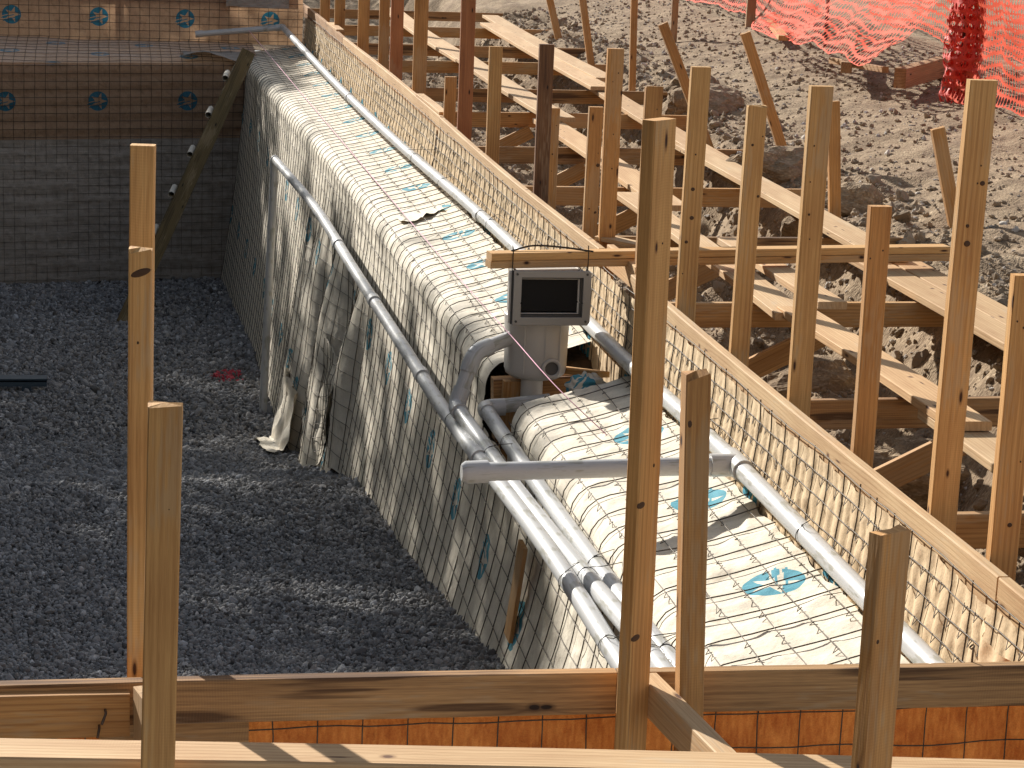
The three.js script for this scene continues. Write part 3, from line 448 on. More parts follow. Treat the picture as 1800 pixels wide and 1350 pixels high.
// ---------------------------------------------------------------- skimmer
{
  const t = thing('pool_skimmer', 'white pool skimmer with square dark mouth hanging under the wooden beam', 'skimmer', null, [0, 0, 0]);
  const x0 = 1.968, x1 = 2.37, y0 = -0.266, y1 = 0.0, zf = -10.7;
  const frame = (a, b, c, d, m, zb, th) => { const s = new THREE.Shape(); s.moveTo(a, c); s.lineTo(b - 0.012, c); s.lineTo(b, c + 0.012); s.lineTo(b, d - 0.012); s.lineTo(b - 0.012, d); s.lineTo(a, d); s.closePath(); const h = new THREE.Path(), n = 0.004, yy = c + (d - c) * 0.4; h.moveTo(a + m, c + m); h.lineTo(a + m, yy - n); h.lineTo(a + m - n * 1.4, yy); h.lineTo(a + m, yy + n * 2); h.lineTo(a + m, d - m * 0.8); h.lineTo(b - m, d - m * 0.8); h.lineTo(b - m, yy + n * 2); h.lineTo(b - m + n * 1.4, yy); h.lineTo(b - m, yy - n); h.lineTo(b - m, c + m); h.closePath(); s.holes.push(h); const g = new THREE.ExtrudeGeometry(s, { depth: th, bevelEnabled: true, bevelSize: 0.002, bevelThickness: 0.002, bevelSegments: 2 }); g.translate(0, 0, zb); return g; };
  const plate = part('faceplate', frame(x0 + 0.02, x1, y0, y1, 0.036, zf, 0.014), M.plate, t);
  part('gasket', frame(x0 + 0.014, x1 - 0.004, y0 + 0.002, y1 - 0.002, 0.044, zf - 0.012, 0.007), M.absDark, t);
  part('mounting_flange', frame(x0 + 0.004, x1 - 0.01, y0 + 0.006, y1 - 0.006, 0.046, zf - 0.03, 0.012), M.abs, t);
  // throat: open box behind the plate
  const th = []; const bx = (w, h, d, x, y, z) => { const g = new THREE.BoxGeometry(w, h, d); g.translate(x, y, z); th.push(g); };
  const xa = x0 + 0.05, xb = x1 - 0.04, ya = y0 + 0.034, yb = y1 - 0.03, xm = (xa + xb) / 2, ym = (ya + yb) / 2;
  bx(0.006, yb - ya + 0.01, 0.19, xa, ym, zf - 0.13); bx(0.006, yb - ya + 0.01, 0.19, xb, ym, zf - 0.13); bx(xb - xa, 0.006, 0.19, xm, ya, zf - 0.13); bx(xb - xa, 0.006, 0.19, xm, yb, zf - 0.13); bx(xb - xa, yb - ya, 0.006, xm, ym, zf - 0.225);
  part('throat', merge(th), M.plate, t);
  part('throat_housing', merge([new THREE.BoxGeometry(0.008, 0.25, 0.2).translate(xa - 0.01, ym, zf - 0.13), new THREE.BoxGeometry(0.008, 0.25, 0.2).translate(xb + 0.01, ym, zf - 0.13), new THREE.BoxGeometry(xb - xa + 0.03, 0.25, 0.008).translate(xm, ym, zf - 0.236), new THREE.BoxGeometry(xb - xa + 0.03, 0.006, 0.2).translate(xm, yb + 0.012, zf - 0.13)]), M.abs, t);
  part('mouth_panel', new THREE.BoxGeometry(xb - xa - 0.008, yb - ya - 0.03, 0.008).translate(xm, ym + 0.012, zf - 0.03), M.black, t);  // flat near-black panel filling the mouth opening
  part('hinge_bar', tube([V(xa, ya + 0.014, zf - 0.022), V(xb, ya + 0.014, zf - 0.022)], 0.007, 8), M.absDark, t);
  for (const [x, y] of [[x0 + 0.035, y0 + 0.018], [x1 - 0.02, y0 + 0.018], [x0 + 0.035, y1 - 0.014], [x1 - 0.02, y1 - 0.014]]) part('screw', new THREE.CylinderGeometry(0.006, 0.006, 0.004, 10).rotateX(Math.PI / 2).translate(x, y, zf + 0.018), M.absDark, plate);
  const c = V(2.155, 0, -10.92);
  const prof = [[0.05, -0.575], [0.125, -0.572], [0.148, -0.556], [0.156, -0.53], [0.162, -0.3], [0.165, -0.26], [0.165, -0.246], [0.06, -0.24]].map((p) => new THREE.Vector2(...p));
  part('body', new THREE.LatheGeometry(prof, 40).translate(c.x, 0, c.z), M.abs, t);
  for (const a of [-0.55, 0.1, 0.62]) part('rib', new THREE.BoxGeometry(0.006, 0.27, 0.006).translate(c.x + 0.161 * Math.sin(a), -0.4, c.z + 0.161 * Math.cos(a)), M.abs, t);
  const pp = V(2.205, -0.5, -10.75);
  const ring = part('port_ring', new THREE.TorusGeometry(0.042, 0.009, 10, 28).translate(pp.x, pp.y, pp.z), M.abs, t);
  part('port_socket', merge([tube([pp.clone().add(V(0, 0, -0.04)), pp], 0.042, 22), capRing(pp.clone().add(V(0, 0, -0.012)), pp.clone().add(V(0, 0, -0.03)), 0.04)]), M.pvcIn, ring);
  part('down_pipe', tube([V(2.13, -0.56, -10.86), V(2.13, -1.55, -10.86)], 0.055, 22), M.abs, t);
}
// beam that carries the skimmer: two 2x4s lying flat
{
  const t = thing('skimmer_beam', 'doubled wooden beam wired across above the skimmer', 'beam', null, [0, 0, 0]);
  for (const k of [0, 1]) stickPart('plank', V(1.872 + 0.004 * k, 0.0205 + 0.0385 * k, -10.78), V(4.34, 0.0205 + 0.0385 * k, -11.09), 0.089, 0.037, V(0, 0, 1), k ? M.pine : M.pineB, t, { seed: 900 + k });
  for (const x of [1.985, 2.36]) part('tie_wire', tube([V(x, 0.12, -10.74), V(x + 0.004, 0.085, -10.745), V(x + 0.002, 0.04, -10.738), V(x, -0.01, -10.735), V(x + 0.003, -0.03, -10.75)], 0.0028, 5), M.tie, t);
  part('tie_wire', tube(smoothPath([V(1.99, 0.08, -10.8), V(2.1, 0.1, -10.84), V(2.25, 0.095, -10.83), V(2.4, 0.08, -10.8)], 5), 0.005, 5), M.tie, t);
}
// mason's line
solo('string_line', tube(smoothPath([V(1.742, -0.2, -32.4), V(1.829, -0.28, -28.3), V(1.9, -0.3, -17.94), V(1.948, -0.3, -11.67), V(1.954, -0.285, -10.5), V(2.045, -0.37, -9.72), V(2.2, -0.5, -9.45)], 8), 0.0026, 5), M.string, "pink mason's line stretched over the bench past the skimmer", 'string');

// knots in the posts: list of [across, along, half width, half height] on the face towards +z
const knotGeo = new THREE.SphereGeometry(1, 12, 8), knotMat = new THREE.MeshStandardMaterial({ color: new THREE.Color(0.07, 0.032, 0.013), roughness: 0.7 });
function knots(m, t, list) { for (const [x, y, rx, ry, rz = 0] of list) { const k = part('knot', knotGeo, knotMat, m); k.position.set(x, y, t / 2 - 0.0005); k.scale.set(rx, ry, 0.0022); k.rotation.z = rz; } return m; }
// ---------------------------------------------------------------- posts behind the side wall
const ROWP = 'upright posts behind the side formwork';
// [z, width, top y, material, label, x offset, lean x]
for (const [z, w, top, mat, label, dx = 0, lean = 0, o = {}] of [
  [-6.08, 0.086, 0.85, M.pine, 'knotty post at the right edge of the picture, nearest of the wall posts'],
  [-6.57, 0.089, 1.36, M.pine, 'tallest pine post on the right, standing before the orange net', 0, 0.01],
  [-7.35, 0.076, 0.85, M.pineB, 'short pine post left of the tallest right post, stained top'],
  [-8.1, 0.086, 1.18, M.pine, 'tall pine post with a leaning stake peeping out behind it'],
  [-8.95, 0.08, 1.01, M.pine, 'pine post with split top in front of the leaning soil stake', 0, 0.012, { rough: 0.012 }],
  [-9.86, 0.088, 1.08, M.pine, 'tall pine post just right of the rotated foreground post', 0, 0.006],
  [-10.72, 0.086, 0.9, M.pineB, 'rough split post half hidden behind the rotated foreground post', 0.006, 0.004, { rough: 0.012 }],
  [-11.55, 0.086, 1.01, M.pineB, 'tall golden post above the right end of the skimmer mouth', 0, 0],
  [-11.98, 0.076, 0.66, M.pineB, 'short post tucked left behind the tall golden post', 0.01],
  [-13.41, 0.089, 0.87, M.dark, 'grey brown weathered post left of the tall golden post'],
  [-13.6, 0.08, 0.47, M.pineB, 'short yellow post tucked right behind the weathered post', 0.1],
  [-15.18, 0.089, 0.7, M.pine, 'bright tan post left of the weathered post'],
  [-16.48, 0.105, 1.3, M.red, 'big reddish post left of the bright tan post, cut off by the frame'],
  [-17.13, 0.089, 0.3, M.pineB, 'short square topped post left of the big reddish post'],
  [-18.93, 0.115, 1.3, M.pineB, 'broad post with one bright edge among the far posts'],
  [-20.51, 0.115, 1.3, M.red, 'reddish far post, right one of the close pair'],
  [-21.38, 0.095, 1.3, M.pineB, 'far post, left one of the close pair'],
  [-23.14, 0.115, 1.3, M.pineB, 'far post above the dappled wall board'],
  [-25.51, 0.115, 1.2, M.pineB, 'second furthest post near the top edge'],
  [-27.19, 0.115, 1.2, M.pineB, 'furthest post near the top edge']]) {
  const pm = stick('formwork_post', V(2.594 + dx + w / 2, -0.62, z - 0.019), V(2.594 + dx + w / 2 + lean, top, z - 0.019), w, 0.038, V(1, 0, 0), mat, label, 'post', ROWP, o);
  const kr = rngOf(Math.round(-z * 1000)), kl = []; for (let i = 0; i < 2 + kr() * 4 && z > -14; i++) { const q = Math.pow(kr(), 2.5); kl.push([(kr() - 0.5) * w * 0.75, 0.7 + kr() * (top - 0.15), 0.0025 + 0.009 * q, 0.003 + 0.007 * q]); } knots(pm, 0.038, kl);
}
// joists from the wall out to the bank
const JO = 'cross joists bridging the trench';
const joists = [[-4.9, 3.6], [-6.79, 3.9], [-8.36, 4.15], [-10.3, 4.08], [-12.2, 4.72], [-14.07, 4.97], [-15.98, 5.05], [-18.12, 5.15], [-19.99, 5.25], [-22.53, 5.6], [-24.49, 5.82], [-26.9, 5.8], [-29.56, 6.2]];
const joistLabel = ['joist nearest the camera behind the wall end', 'joist behind the post at the right picture edge', 'joist under the near ends of the inner planks', 'joist just in front of the skimmer beam', 'joist just behind the skimmer beam', 'joist with a square end on bare soil at mid right', 'joist that the long leaning stake is nailed to', 'joist crossing behind the short square topped post', 'joist crossing behind the bright tan post top', 'shaded joist under the far plank overlap', 'shaded joist third from the top of the picture', 'shaded joist second from the top of the picture', 'shaded joist furthest of all'];
joists.forEach(([z, xr], i) => stick('cross_joist', V(2.66, -0.14 + 0.004 * N(z, 1), z - 0.02), V(xr, -0.14, z - 0.06 - 0.03 * N(z, 3)), 0.12, 0.038, V(0, 1, 0), i % 2 ? M.pineB : M.form, joistLabel[i], 'joist', JO));
// diagonal kickers
const KI = 'diagonal kickers between joists and wall';
[[-8.46, 'lowest', 'kicker rising from the trench beneath the near joist'], [-10.4, '', 'kicker rising below the joist in front of the skimmer beam'], [-12.28, '', 'kicker above the skimmer beam beside the golden post'], [-14.16, '', 'kicker beside the weathered post'], [-16.06, '', 'kicker beside the bright tan post'], [-18.2, '', 'kicker beside the short square topped post']].forEach(([z, , label], i) => stick('diagonal_kicker', V(2.72, -0.62 + 0.0 * i, z + 0.02), V(3.46, -0.22, z + 0.1), 0.11, 0.034, V(0, 1, 0), M.pineB, label, 'brace', KI));
// planks over the joists
const PL = 'walkway planks laid over the joists';
const planks = [
  [3.17, -5.0, 3.17, -8.05, 0.16, 0, 'inner plank nearest the camera, right of the last tall post'],
  [3.165, -7.7, 3.19, -10.0, 0.165, 1, 'inner plank with cut end beneath the short stained post'],
  [3.155, -9.9, 3.22, -13.6, 0.17, 0, 'inner plank passing under the skimmer beam'],
  [3.36, -9.95, 3.4, -11.9, 0.14, 1, 'short loose plank with square end beside the inner plank'],
  [3.38, -13.1, 3.44, -17.45, 0.2, 0, 'inner plank behind the weathered post'],
  [3.52, -17.2, 3.62, -23.0, 0.22, 1, 'far inner plank ending near the tan post'],
  [3.6, -22.4, 3.72, -29.5, 0.22, 0, 'furthest inner plank, in tree shade'],
  [3.98, -7.2, 4.0, -11.4, 0.17, 0, 'left board of the near outer plank pair'],
  [4.16, -7.4, 4.19, -11.6, 0.17, 0, 'right board of the near outer plank pair'],
  [4.08, -11.2, 4.2, -15.9, 0.2, 1, 'outer plank crossing behind the split topped post'],
  [4.24, -14.9, 4.44, -20.2, 0.2, 0, 'outer plank in front of the far leaning stake'],
  [4.36, -19.6, 4.62, -27.2, 0.2, 1, 'left board of the far outer plank pair'],
  [4.58, -20.4, 4.86, -28.5, 0.2, 1, 'right board of the far outer plank pair']];
for (const [xa, za, xb, zb, w, lift, label] of planks) stick('walkway_plank', V(xa, -0.058 + lift * 0.042, za), V(xb, -0.056 + lift * 0.008, zb), w, 0.036, V(1, 0, 0), M.pale, label, 'plank', PL, { bevel: 0.003 });

// ---------------------------------------------------------------- bank of soil
const edgeOf = (z) => clamp(4.05 + 0.09 * (-z - 10), 3.75, 5.1);
function soilY(x, z) {
  const e = edgeOf(z) + 0.22 * N(z * 0.9, 3.3) + 0.1 * N(z * 2.7, 8.1), t = sstep(e - 0.5, e + 0.12, x);
  const top = -0.16 + 0.2 * clamp(x - e, 0, 2.4) + 0.03 * clamp(x - e - 2.4, 0, 4), bottom = -0.78 - 0.12 * N(x * 1.2, z * 0.8);
  const rough = 0.03 + 0.18 * (1 - t) + 0.12 * Math.exp(-Math.pow((x - e - 0.25) / 0.4, 2));
  const n = fbm(x * 1.6, z * 1.6, 5, 1.1), rid = 1 - Math.abs(N(x * 3.3, z * 3.3, 2.2));
  return lerp(bottom, top, t) + rough * (1.2 * n + 0.5 * (rid - 0.7)) + (0.010 + 0.02 * (1 - t)) * N(x * 9, z * 9, 4) + 0.011 * N(x * 17, z * 17, 6) * (0.6 + N(x * 2, z * 2, 9));
}
const soilMap = dataTex(1024, 1024, (u, v) => { const a = tn(u, v, 12, 12, 201), b = tn(u, v, 60, 60, 202), c = tn(u, v, 160, 160, 203), d = tn(u, v, 400, 400, 204), p = sstep(0.62, 0.75, tn(u, v, 210, 210, 205)); const n = 16 * a + 10 * b + 13 * c + 12 * d; return [138 + n + 30 * p, 117 + n + 30 * p, 91 + n * 0.9 + 28 * p]; }, true);
const soilBump = dataTex(1024, 1024, (u, v) => { const h = 120 + 30 * tn(u, v, 40, 40, 211) + 34 * tn(u, v, 110, 110, 212) + 40 * tn(u, v, 260, 260, 213); return [h, h, h]; }, false);
M.soil = new THREE.MeshStandardMaterial({ map: soilMap, bumpMap: soilBump, bumpScale: 0.014, roughness: 0.97 });
{
  const xs = [], zs = []; for (let x = 2.62; x < 16;) { xs.push(x); x += x < 7.6 ? 0.028 : 0.16; } for (let z = -4.2; z > -44;) { zs.push(z); z -= z > -20 ? 0.036 : z > -30 ? 0.06 : 0.2; }
  const pos = [], uv = [], idx = []; for (const z of zs) for (const x of xs) { pos.push(x, soilY(x, z), z); uv.push(x / 1.5, z / 1.5); }
  const w = xs.length; for (let j = 0; j < zs.length - 1; j++) for (let i = 0; i < w - 1; i++) { const a = j * w + i, b = a + w; idx.push(a, a + 1, b, b, a + 1, b + 1); }
  const g = geoOf(pos, uv, idx); g.computeVertexNormals(); struct('soil_bank', g, M.soil);
  // clods and pebbles lying on the soil
  const r = rngOf(61), m4 = new THREE.Matrix4(), q = new THREE.Quaternion(), e = new THREE.Euler(), col = new THREE.Color();
  const g0 = new THREE.IcosahedronGeometry(1, 2), p = g0.attributes.position; for (let i = 0; i < p.count; i++) { const x = p.getX(i), y = p.getY(i), z = p.getZ(i), k = 1 + 0.5 * N(x * 1.4, y * 1.4, z * 1.4) + 0.2 * N(x * 4, y * 4, z * 4); p.setXYZ(i, x * k, y * k * 0.75, z * k); } g0.computeVertexNormals();
  const NP = 26000, im = new THREE.InstancedMesh(g0, new THREE.MeshStandardMaterial({ roughness: 0.95 }), NP); im.name = 'soil_clods'; im.userData = { kind: 'stuff', label: 'brown clods and pebbles strewn over the soil bank', category: 'soil' };
  for (let i = 0; i < NP; i++) {
    const z = lerp(-5, -30, Math.pow(r(), 1.25)), ed = edgeOf(z), nearEdge = r() < 0.35, x = nearEdge ? ed + (r() - 0.6) * 1.5 : lerp(2.7, 7.6, r()); let s = 0.006 + 0.016 * Math.pow(r(), 3); if (nearEdge && r() < 0.1) s = 0.02 + 0.03 * Math.pow(r(), 2);
    e.set(r() * 6, r() * 6, r() * 6); q.setFromEuler(e); m4.compose(V(x, soilY(x, z) + s * 0.25, z), q, V(s * (0.8 + 0.6 * r()), s, s * (0.8 + 0.6 * r()))); im.setMatrixAt(i, m4);
    const st = s < 0.02 && r() < 0.3, L = st ? 0.3 + 0.22 * r() : 0.2 + 0.12 * r(); col.setRGB(L * 1.12, L * (st ? 1.0 : 0.84), L * (st ? 0.86 : 0.56)); im.setColorAt(i, col);
  }
  im.castShadow = im.receiveShadow = true; scene.add(im);
}
// boulders and big clods at the trench edge
{
  const rocks = [[3.75, -11.2, 0.2, 'big rounded clod in the trench behind the skimmer beam'], [4.25, -12.9, 0.16, 'clod heap under the joist end at mid right'], [4.55, -15.0, 0.2, 'heap of earth at the foot of the leaning stake'], [3.55, -9.3, 0.2, 'large clod beneath the inner plank'], [3.62, -7.7, 0.17, 'clod in the trench at the far right'], [4.62, -13.4, 0.17, 'pale boulder at the trench lip right of the short stained post'], [5.0, -18.6, 0.24, 'grey clod pile beyond the spliced leaning stake'], [5.25, -19.6, 0.22, 'clod at the back of the grey clod pile'], [3.2, -6.6, 0.16, 'clod under the plank at the right picture edge']];
  rocks.forEach(([x, z, s, label], k) => { const g = new THREE.IcosahedronGeometry(s, 6), p = g.attributes.position; for (let i = 0; i < p.count; i++) { const v = V(p.getX(i), p.getY(i), p.getZ(i)), d = v.clone().normalize(), q = 1 + 0.5 * N(d.x * 1.2 + k * 3, d.y * 1.2, d.z * 1.2) + 0.35 * (1 - Math.abs(N(d.x * 3, d.y * 3 + k, d.z * 3))) * 0.4 + 0.12 * N(d.x * 8, d.y * 8, d.z * 8 + k) + 0.05 * N(d.x * 20, d.y * 20, d.z * 20); p.setXYZ(i, v.x * q * 1.25, v.y * q * 0.8, v.z * q * 1.1); } const uvA = g.attributes.uv; for (let i = 0; i < uvA.count; i++) uvA.setXY(i, uvA.getX(i) * 0.5, uvA.getY(i) * 0.3); g.computeVertexNormals(); g.translate(x, soilY(x, z) + s * 0.2, z); solo('earth_clod', g, M.soil, label, 'clod', 'large clods along the trench'); });
}
// wide ground beyond, with the pool and bank left open
{
  const s = new THREE.Shape(); s.moveTo(-150, -120); s.lineTo(150, -120); s.lineTo(150, 200); s.lineTo(-150, 200); s.closePath();
  const h = new THREE.Path(); h.moveTo(-4.2, 3.9); h.lineTo(15.9, 3.9); h.lineTo(15.9, 43.9); h.lineTo(2.7, 43.9); h.lineTo(2.7, 28.6); h.lineTo(-4.2, 28.6); h.closePath(); s.holes.push(h);
  const g = new THREE.ShapeGeometry(s); g.rotateX(-Math.PI / 2); g.translate(0, -0.55, 0); const u = g.attributes.uv; for (let i = 0; i < u.count; i++) u.setXY(i, u.getX(i) / 1.5, u.getY(i) / 1.5); struct('ground', g, M.soil);
}
// unseen left side of the pool and the near end
struct('pool_side', sheet(4, 30, (u, v) => [V(-4.2 + 0.01 * u, lerp(-0.4, -3.3, u), lerp(-4, -29, v)), u * 2, v * 20]), M.felt);

// ---------------------------------------------------------------- stakes in the bank
const ST = 'stakes driven into the soil bank';
for (const [a, b, w, mat, label, sp] of [
  [[4.72, -0.35, -17.0], [4.232, 0.75, -17.0], 0.075, M.pineB, 'stake with a spliced top leaning left over the joists'],
  [[4.9, -0.3, -15.52], [4.454, 0.81, -15.5], 0.07, M.pineB, 'long tan stake leaning left on the open soil'],
  [[4.3, -0.35, -12.75], [4.204, 0.64, -12.7], 0.07, M.pineB, 'stake hiding behind the tall post with its right edge showing'],
  [[4.95, -0.1, -12.5], [4.776, 0.52, -12.5], 0.08, M.pineB, 'stub stake left of the tallest right post'],
  [[4.8, -0.3, -20.28], [4.77, 0.85, -20.28], 0.06, M.pineB, 'upright shaded stake above the outer planks'],
  [[4.92, -0.3, -22.48], [4.72, 0.8, -22.48], 0.07, M.pineB, 'shaded stake leaning left near the top edge'],
  [[5.3, -0.3, -26.0], [5.05, 0.6, -26.0], 0.08, M.pineB, 'furthest shaded stake near the top edge'],
  [[6.1, -0.1, -24.0], [6.1, 0.85, -24.0], 0.07, M.grey, 'thin stake standing on sunlit soil at the top edge'],
  [[7.0, 0.1, -24.2], [7.02, 1.1, -24.2], 0.1, M.grey, 'stout stake before the far orange net']]) stick('wooden_stake', V(...a), V(...b), w, 0.04, V(1, 0, 0), mat, label, 'stake', ST, { rough: 0.01 });
stick('wood_scrap', V(6.75, 0.27, -22.1), V(7.0, 0.33, -23.4), 0.1, 0.05, V(1, 0, 0), M.pineB, 'offcut lying on the soil before the far orange net', 'scrap');

// ---------------------------------------------------------------- orange safety net
function netGeo(nu, nv, fn, hole = 0.68) { // cells with oval holes; fn(u,v) -> Vector3
  const pos = [], idx = [], K = 8; const put = (p) => { pos.push(p.x, p.y, p.z); return pos.length / 3 - 1; };
  const sq = [[-1, -1], [0, -1], [1, -1], [1, 0], [1, 1], [0, 1], [-1, 1], [-1, 0]];
  for (let j = 0; j < nv; j++) for (let i = 0; i < nu; i++) {
    const A = [], B = []; for (let k = 0; k < K; k++) { const [a, b] = sq[k], l = Math.hypot(a, b); A.push(put(fn((i + 0.5 + a * 0.5) / nu, (j + 0.5 + b * 0.5) / nv))); B.push(put(fn((i + 0.5 + a / l * 0.5 * (hole + 0.06)) / nu, (j + 0.5 + b / l * 0.5 * hole) / nv))); }
    for (let k = 0; k < K; k++) { const n = (k + 1) % K; idx.push(A[k], A[n], B[k], B[k], A[n], B[n]); }
  }
  const g = geoOf(pos, null, idx); g.computeVertexNormals(); return g;
}
const NET = 'orange safety netting along the bank';
const gy = (x, z) => soilY(x, z);
solo('safety_net', netGeo(130, 12, (u, v) => { const z = lerp(-31, -21.7, u), x = lerp(7.5, 7.06, u) + 0.07 * N(u * 9, v * 2, 1) + 0.2 * Math.pow(1 - v, 3) * N(u * 6, 3); return V(x - 0.25 * Math.pow(1 - v, 4), gy(x, z) + 0.02 + v * 1.0 + 0.05 * N(u * 12, v * 2, 4), z); }, 0.84), M.net, 'far stretch of orange net behind the stout stake', 'net', NET);
solo('safety_net', netGeo(64, 15, (u, v) => { const z = lerp(-21.6, -16.9, u), x = lerp(7.03, 6.66, u); const sl = Math.pow(1 - v, 1.3) * 0.75; return V(x - sl + 0.06 * N(u * 10, v * 4, 5), gy(x, z) + 0.16 + 0.1 * u + v * 0.85 + 0.06 * N(u * 7, v * 5, 7) + 0.03 * Math.sin(u * 26 + v * 9) * (1 - v), z + 0.14 * N(u * 4, v * 5, 9)); }, 0.82), M.net, 'slumped orange net draped over dark timbers', 'net', NET);
solo('safety_net', netGeo(36, 16, (u, v) => { const a = u * 15; const rr = 0.12 + 0.07 * N(u * 14, v * 4, 11); return V(6.6 + rr * Math.cos(a) * (0.7 + 0.5 * u) + 0.04 * N(u * 20, v * 9, 2), gy(6.6, -16.9) - 0.1 + v * 1.15, -16.85 + rr * Math.sin(a) * 1.4 + 0.05 * N(v * 8, u * 12)); }, 0.76), M.netRed, 'bright red gathered bunch of net at the fence corner', 'net', NET);
solo('safety_net', netGeo(74, 12, (u, v) => { const z = lerp(-16.9, -13.1, u), x = lerp(6.62, 6.42, u) + 0.08 * N(u * 7, v * 2, 13) + 0.06 * Math.sin(v * 4 + u * 5); return V(x - 0.12 * Math.pow(1 - v, 2), gy(x, z) + 0.02 + v * 1.08 + 0.06 * N(u * 8, v * 2, 15), z); }, 0.84), M.net, 'orange net with clear oval holes at the top right', 'net', NET);
solo('safety_net', netGeo(150, 14, (u, v) => { const z = lerp(-24, -13, u), x = lerp(8.3, 7.4, u) + 0.1 * N(u * 8, v * 2, 23); return V(x, gy(x, z) + 0.03 + v * 1.1 + 0.07 * N(u * 10, v * 2, 25), z); }, 0.84), M.net, 'second line of orange net further back, behind the slumped one', 'net', NET);
for (const [x, z, label] of [[7.03, -21.62, 'rusty net post between the far and slumped nets'], [6.62, -16.9, 'rusty net post inside the red bunch']]) solo('net_post', tube([V(x, gy(x, z) - 0.2, z), V(x, gy(x, z) + 1.15, z)], 0.02, 8), M.steel, label, 'post', 'net posts');
// timbers under the slumped net
stick('old_timber', V(6.05, 0.36, -18.0), V(6.9, 0.42, -20.4), 0.09, 0.09, V(1, 0, 0), M.grey, 'grey timber end jutting from under the slumped net', 'timber', 'timbers under the slumped net');
stick('old_timber', V(6.3, 0.34, -17.4), V(7.3, 0.4, -18.6), 0.16, 0.1, V(0, 1, 0), M.grey, 'wide timber lying under the slumped net', 'timber', 'timbers under the slumped net');
stick('old_timber', V(6.25, 0.33, -19.0), V(6.35, 0.36, -17.9), 0.06, 0.05, V(1, 0, 0), M.grey, 'thin grey batten sloping below the slumped net', 'timber', 'timbers under the slumped net');

// ---------------------------------------------------------------- ladder in the far corner
{
  const t = thing('site_ladder', 'dark olive ladder with white wrapped treads leaning in the far corner', 'ladder', null, [0, 0, 0]);
  const A = V(0.27, -3.16, -24.5), B = V(1.64, -0.36, -25.7), off = V(0.05, 0.02, -0.42), d = B.clone().sub(A).normalize(), w = V(1, -0.42, 0).normalize();
  stickPart('stringer', A, B, 0.16, 0.03, w, M.olive, t, { seed: 71 }); stickPart('stringer', A.clone().add(off), B.clone().add(off), 0.16, 0.03, w, M.olive, t, { seed: 72 });
  for (const s of [0.16, 0.31, 0.46, 0.61, 0.76, 0.9]) {
    const p = A.clone().lerp(B, s).addScaledVector(w, -0.055), q = p.clone().add(off);
    stickPart('tread', p, q, 0.1, 0.028, V(1, 0.15, 0), M.olive, t);
    part('tread_wrap', tube([p.clone().addScaledVector(w, -0.06).add(V(0, 0, 0.02)), q.clone().addScaledVector(w, -0.06).multiplyScalar(0.5).addScaledVector(p.clone().addScaledVector(w, -0.06), 0.5), q.clone().addScaledVector(w, -0.06)], 0.034, 8), M.wrap, t);
  }
}
// drain frame on the gravel
{
  const t = thing('floor_drain', 'dark blue drain channel lying on the gravel at the left edge', 'drain', null, [0, 0, 0]);
  part('channel', merge([new THREE.BoxGeometry(0.75, 0.03, 0.16).translate(-0.85, -3.02, -21.3), new THREE.BoxGeometry(0.75, 0.06, 0.02).translate(-0.85, -3.05, -21.23)]), M.drain, t);
  part('leg', new THREE.BoxGeometry(0.09, 0.13, 0.09).translate(-0.66, -3.1, -21.27), M.drain, t);
}
// ---------------------------------------------------------------- near end: front boards, posts
const FR = 'boards of the near end formwork';
const fb = stick('front_board', V(-1.1, -0.055, -5.239), V(1.27, -0.055, -5.232), 0.11, 0.038, V(0, 1, 0), M.form, 'stained front board left of the rotated post, gravel behind it', 'board', FR);
stick('front_board', V(1.275, -0.057, -5.238), V(3.3, -0.06, -5.2), 0.11, 0.038, V(0, 1, 0), M.form, 'stained front board under the bench end, right of the rotated post', 'board', FR);
const fl = stick('front_board', V(-1.1, -0.064, -5.198), V(0.072, -0.064, -5.196), 0.108, 0.034, V(0, 1, 0), M.pineB, 'lapped board with two bent nails at the lower left', 'board', FR);
{ const nl = thing('bent_nail', 'upper bent nail sticking from the lapped board', 'nail', 'bent nails in the lapped board', [0.012, -0.045, -5.18]); part('shank', tube([V(0, 0, -0.02), V(0.004, -0.004, 0.02), V(-0.006, -0.026, 0.035)], 0.0035, 6), M.nail, nl); const n2 = thing('bent_nail', 'lower bent nail sticking from the lapped board', 'nail', 'bent nails in the lapped board', [0.0, -0.085, -5.18]); part('shank', tube([V(0, 0, -0.02), V(0, -0.003, 0.02), V(-0.004, -0.022, 0.03)], 0.0035, 6), M.nail, n2); }
for (const [x, label] of [[1.92, 'nail standing in the right front board beside the mesh end'], [2.21, 'nail standing at the foot of the wall pipe']]) solo('standing_nail', merge([tube([V(x, -0.04, -5.235), V(x + 0.002, 0.035, -5.235)], 0.003, 6), tube([V(x, 0.035, -5.235), V(x - 0.004, 0.039, -5.235)], 0.008, 8)]), M.nail, label, 'nail', 'nails standing in the front boards');
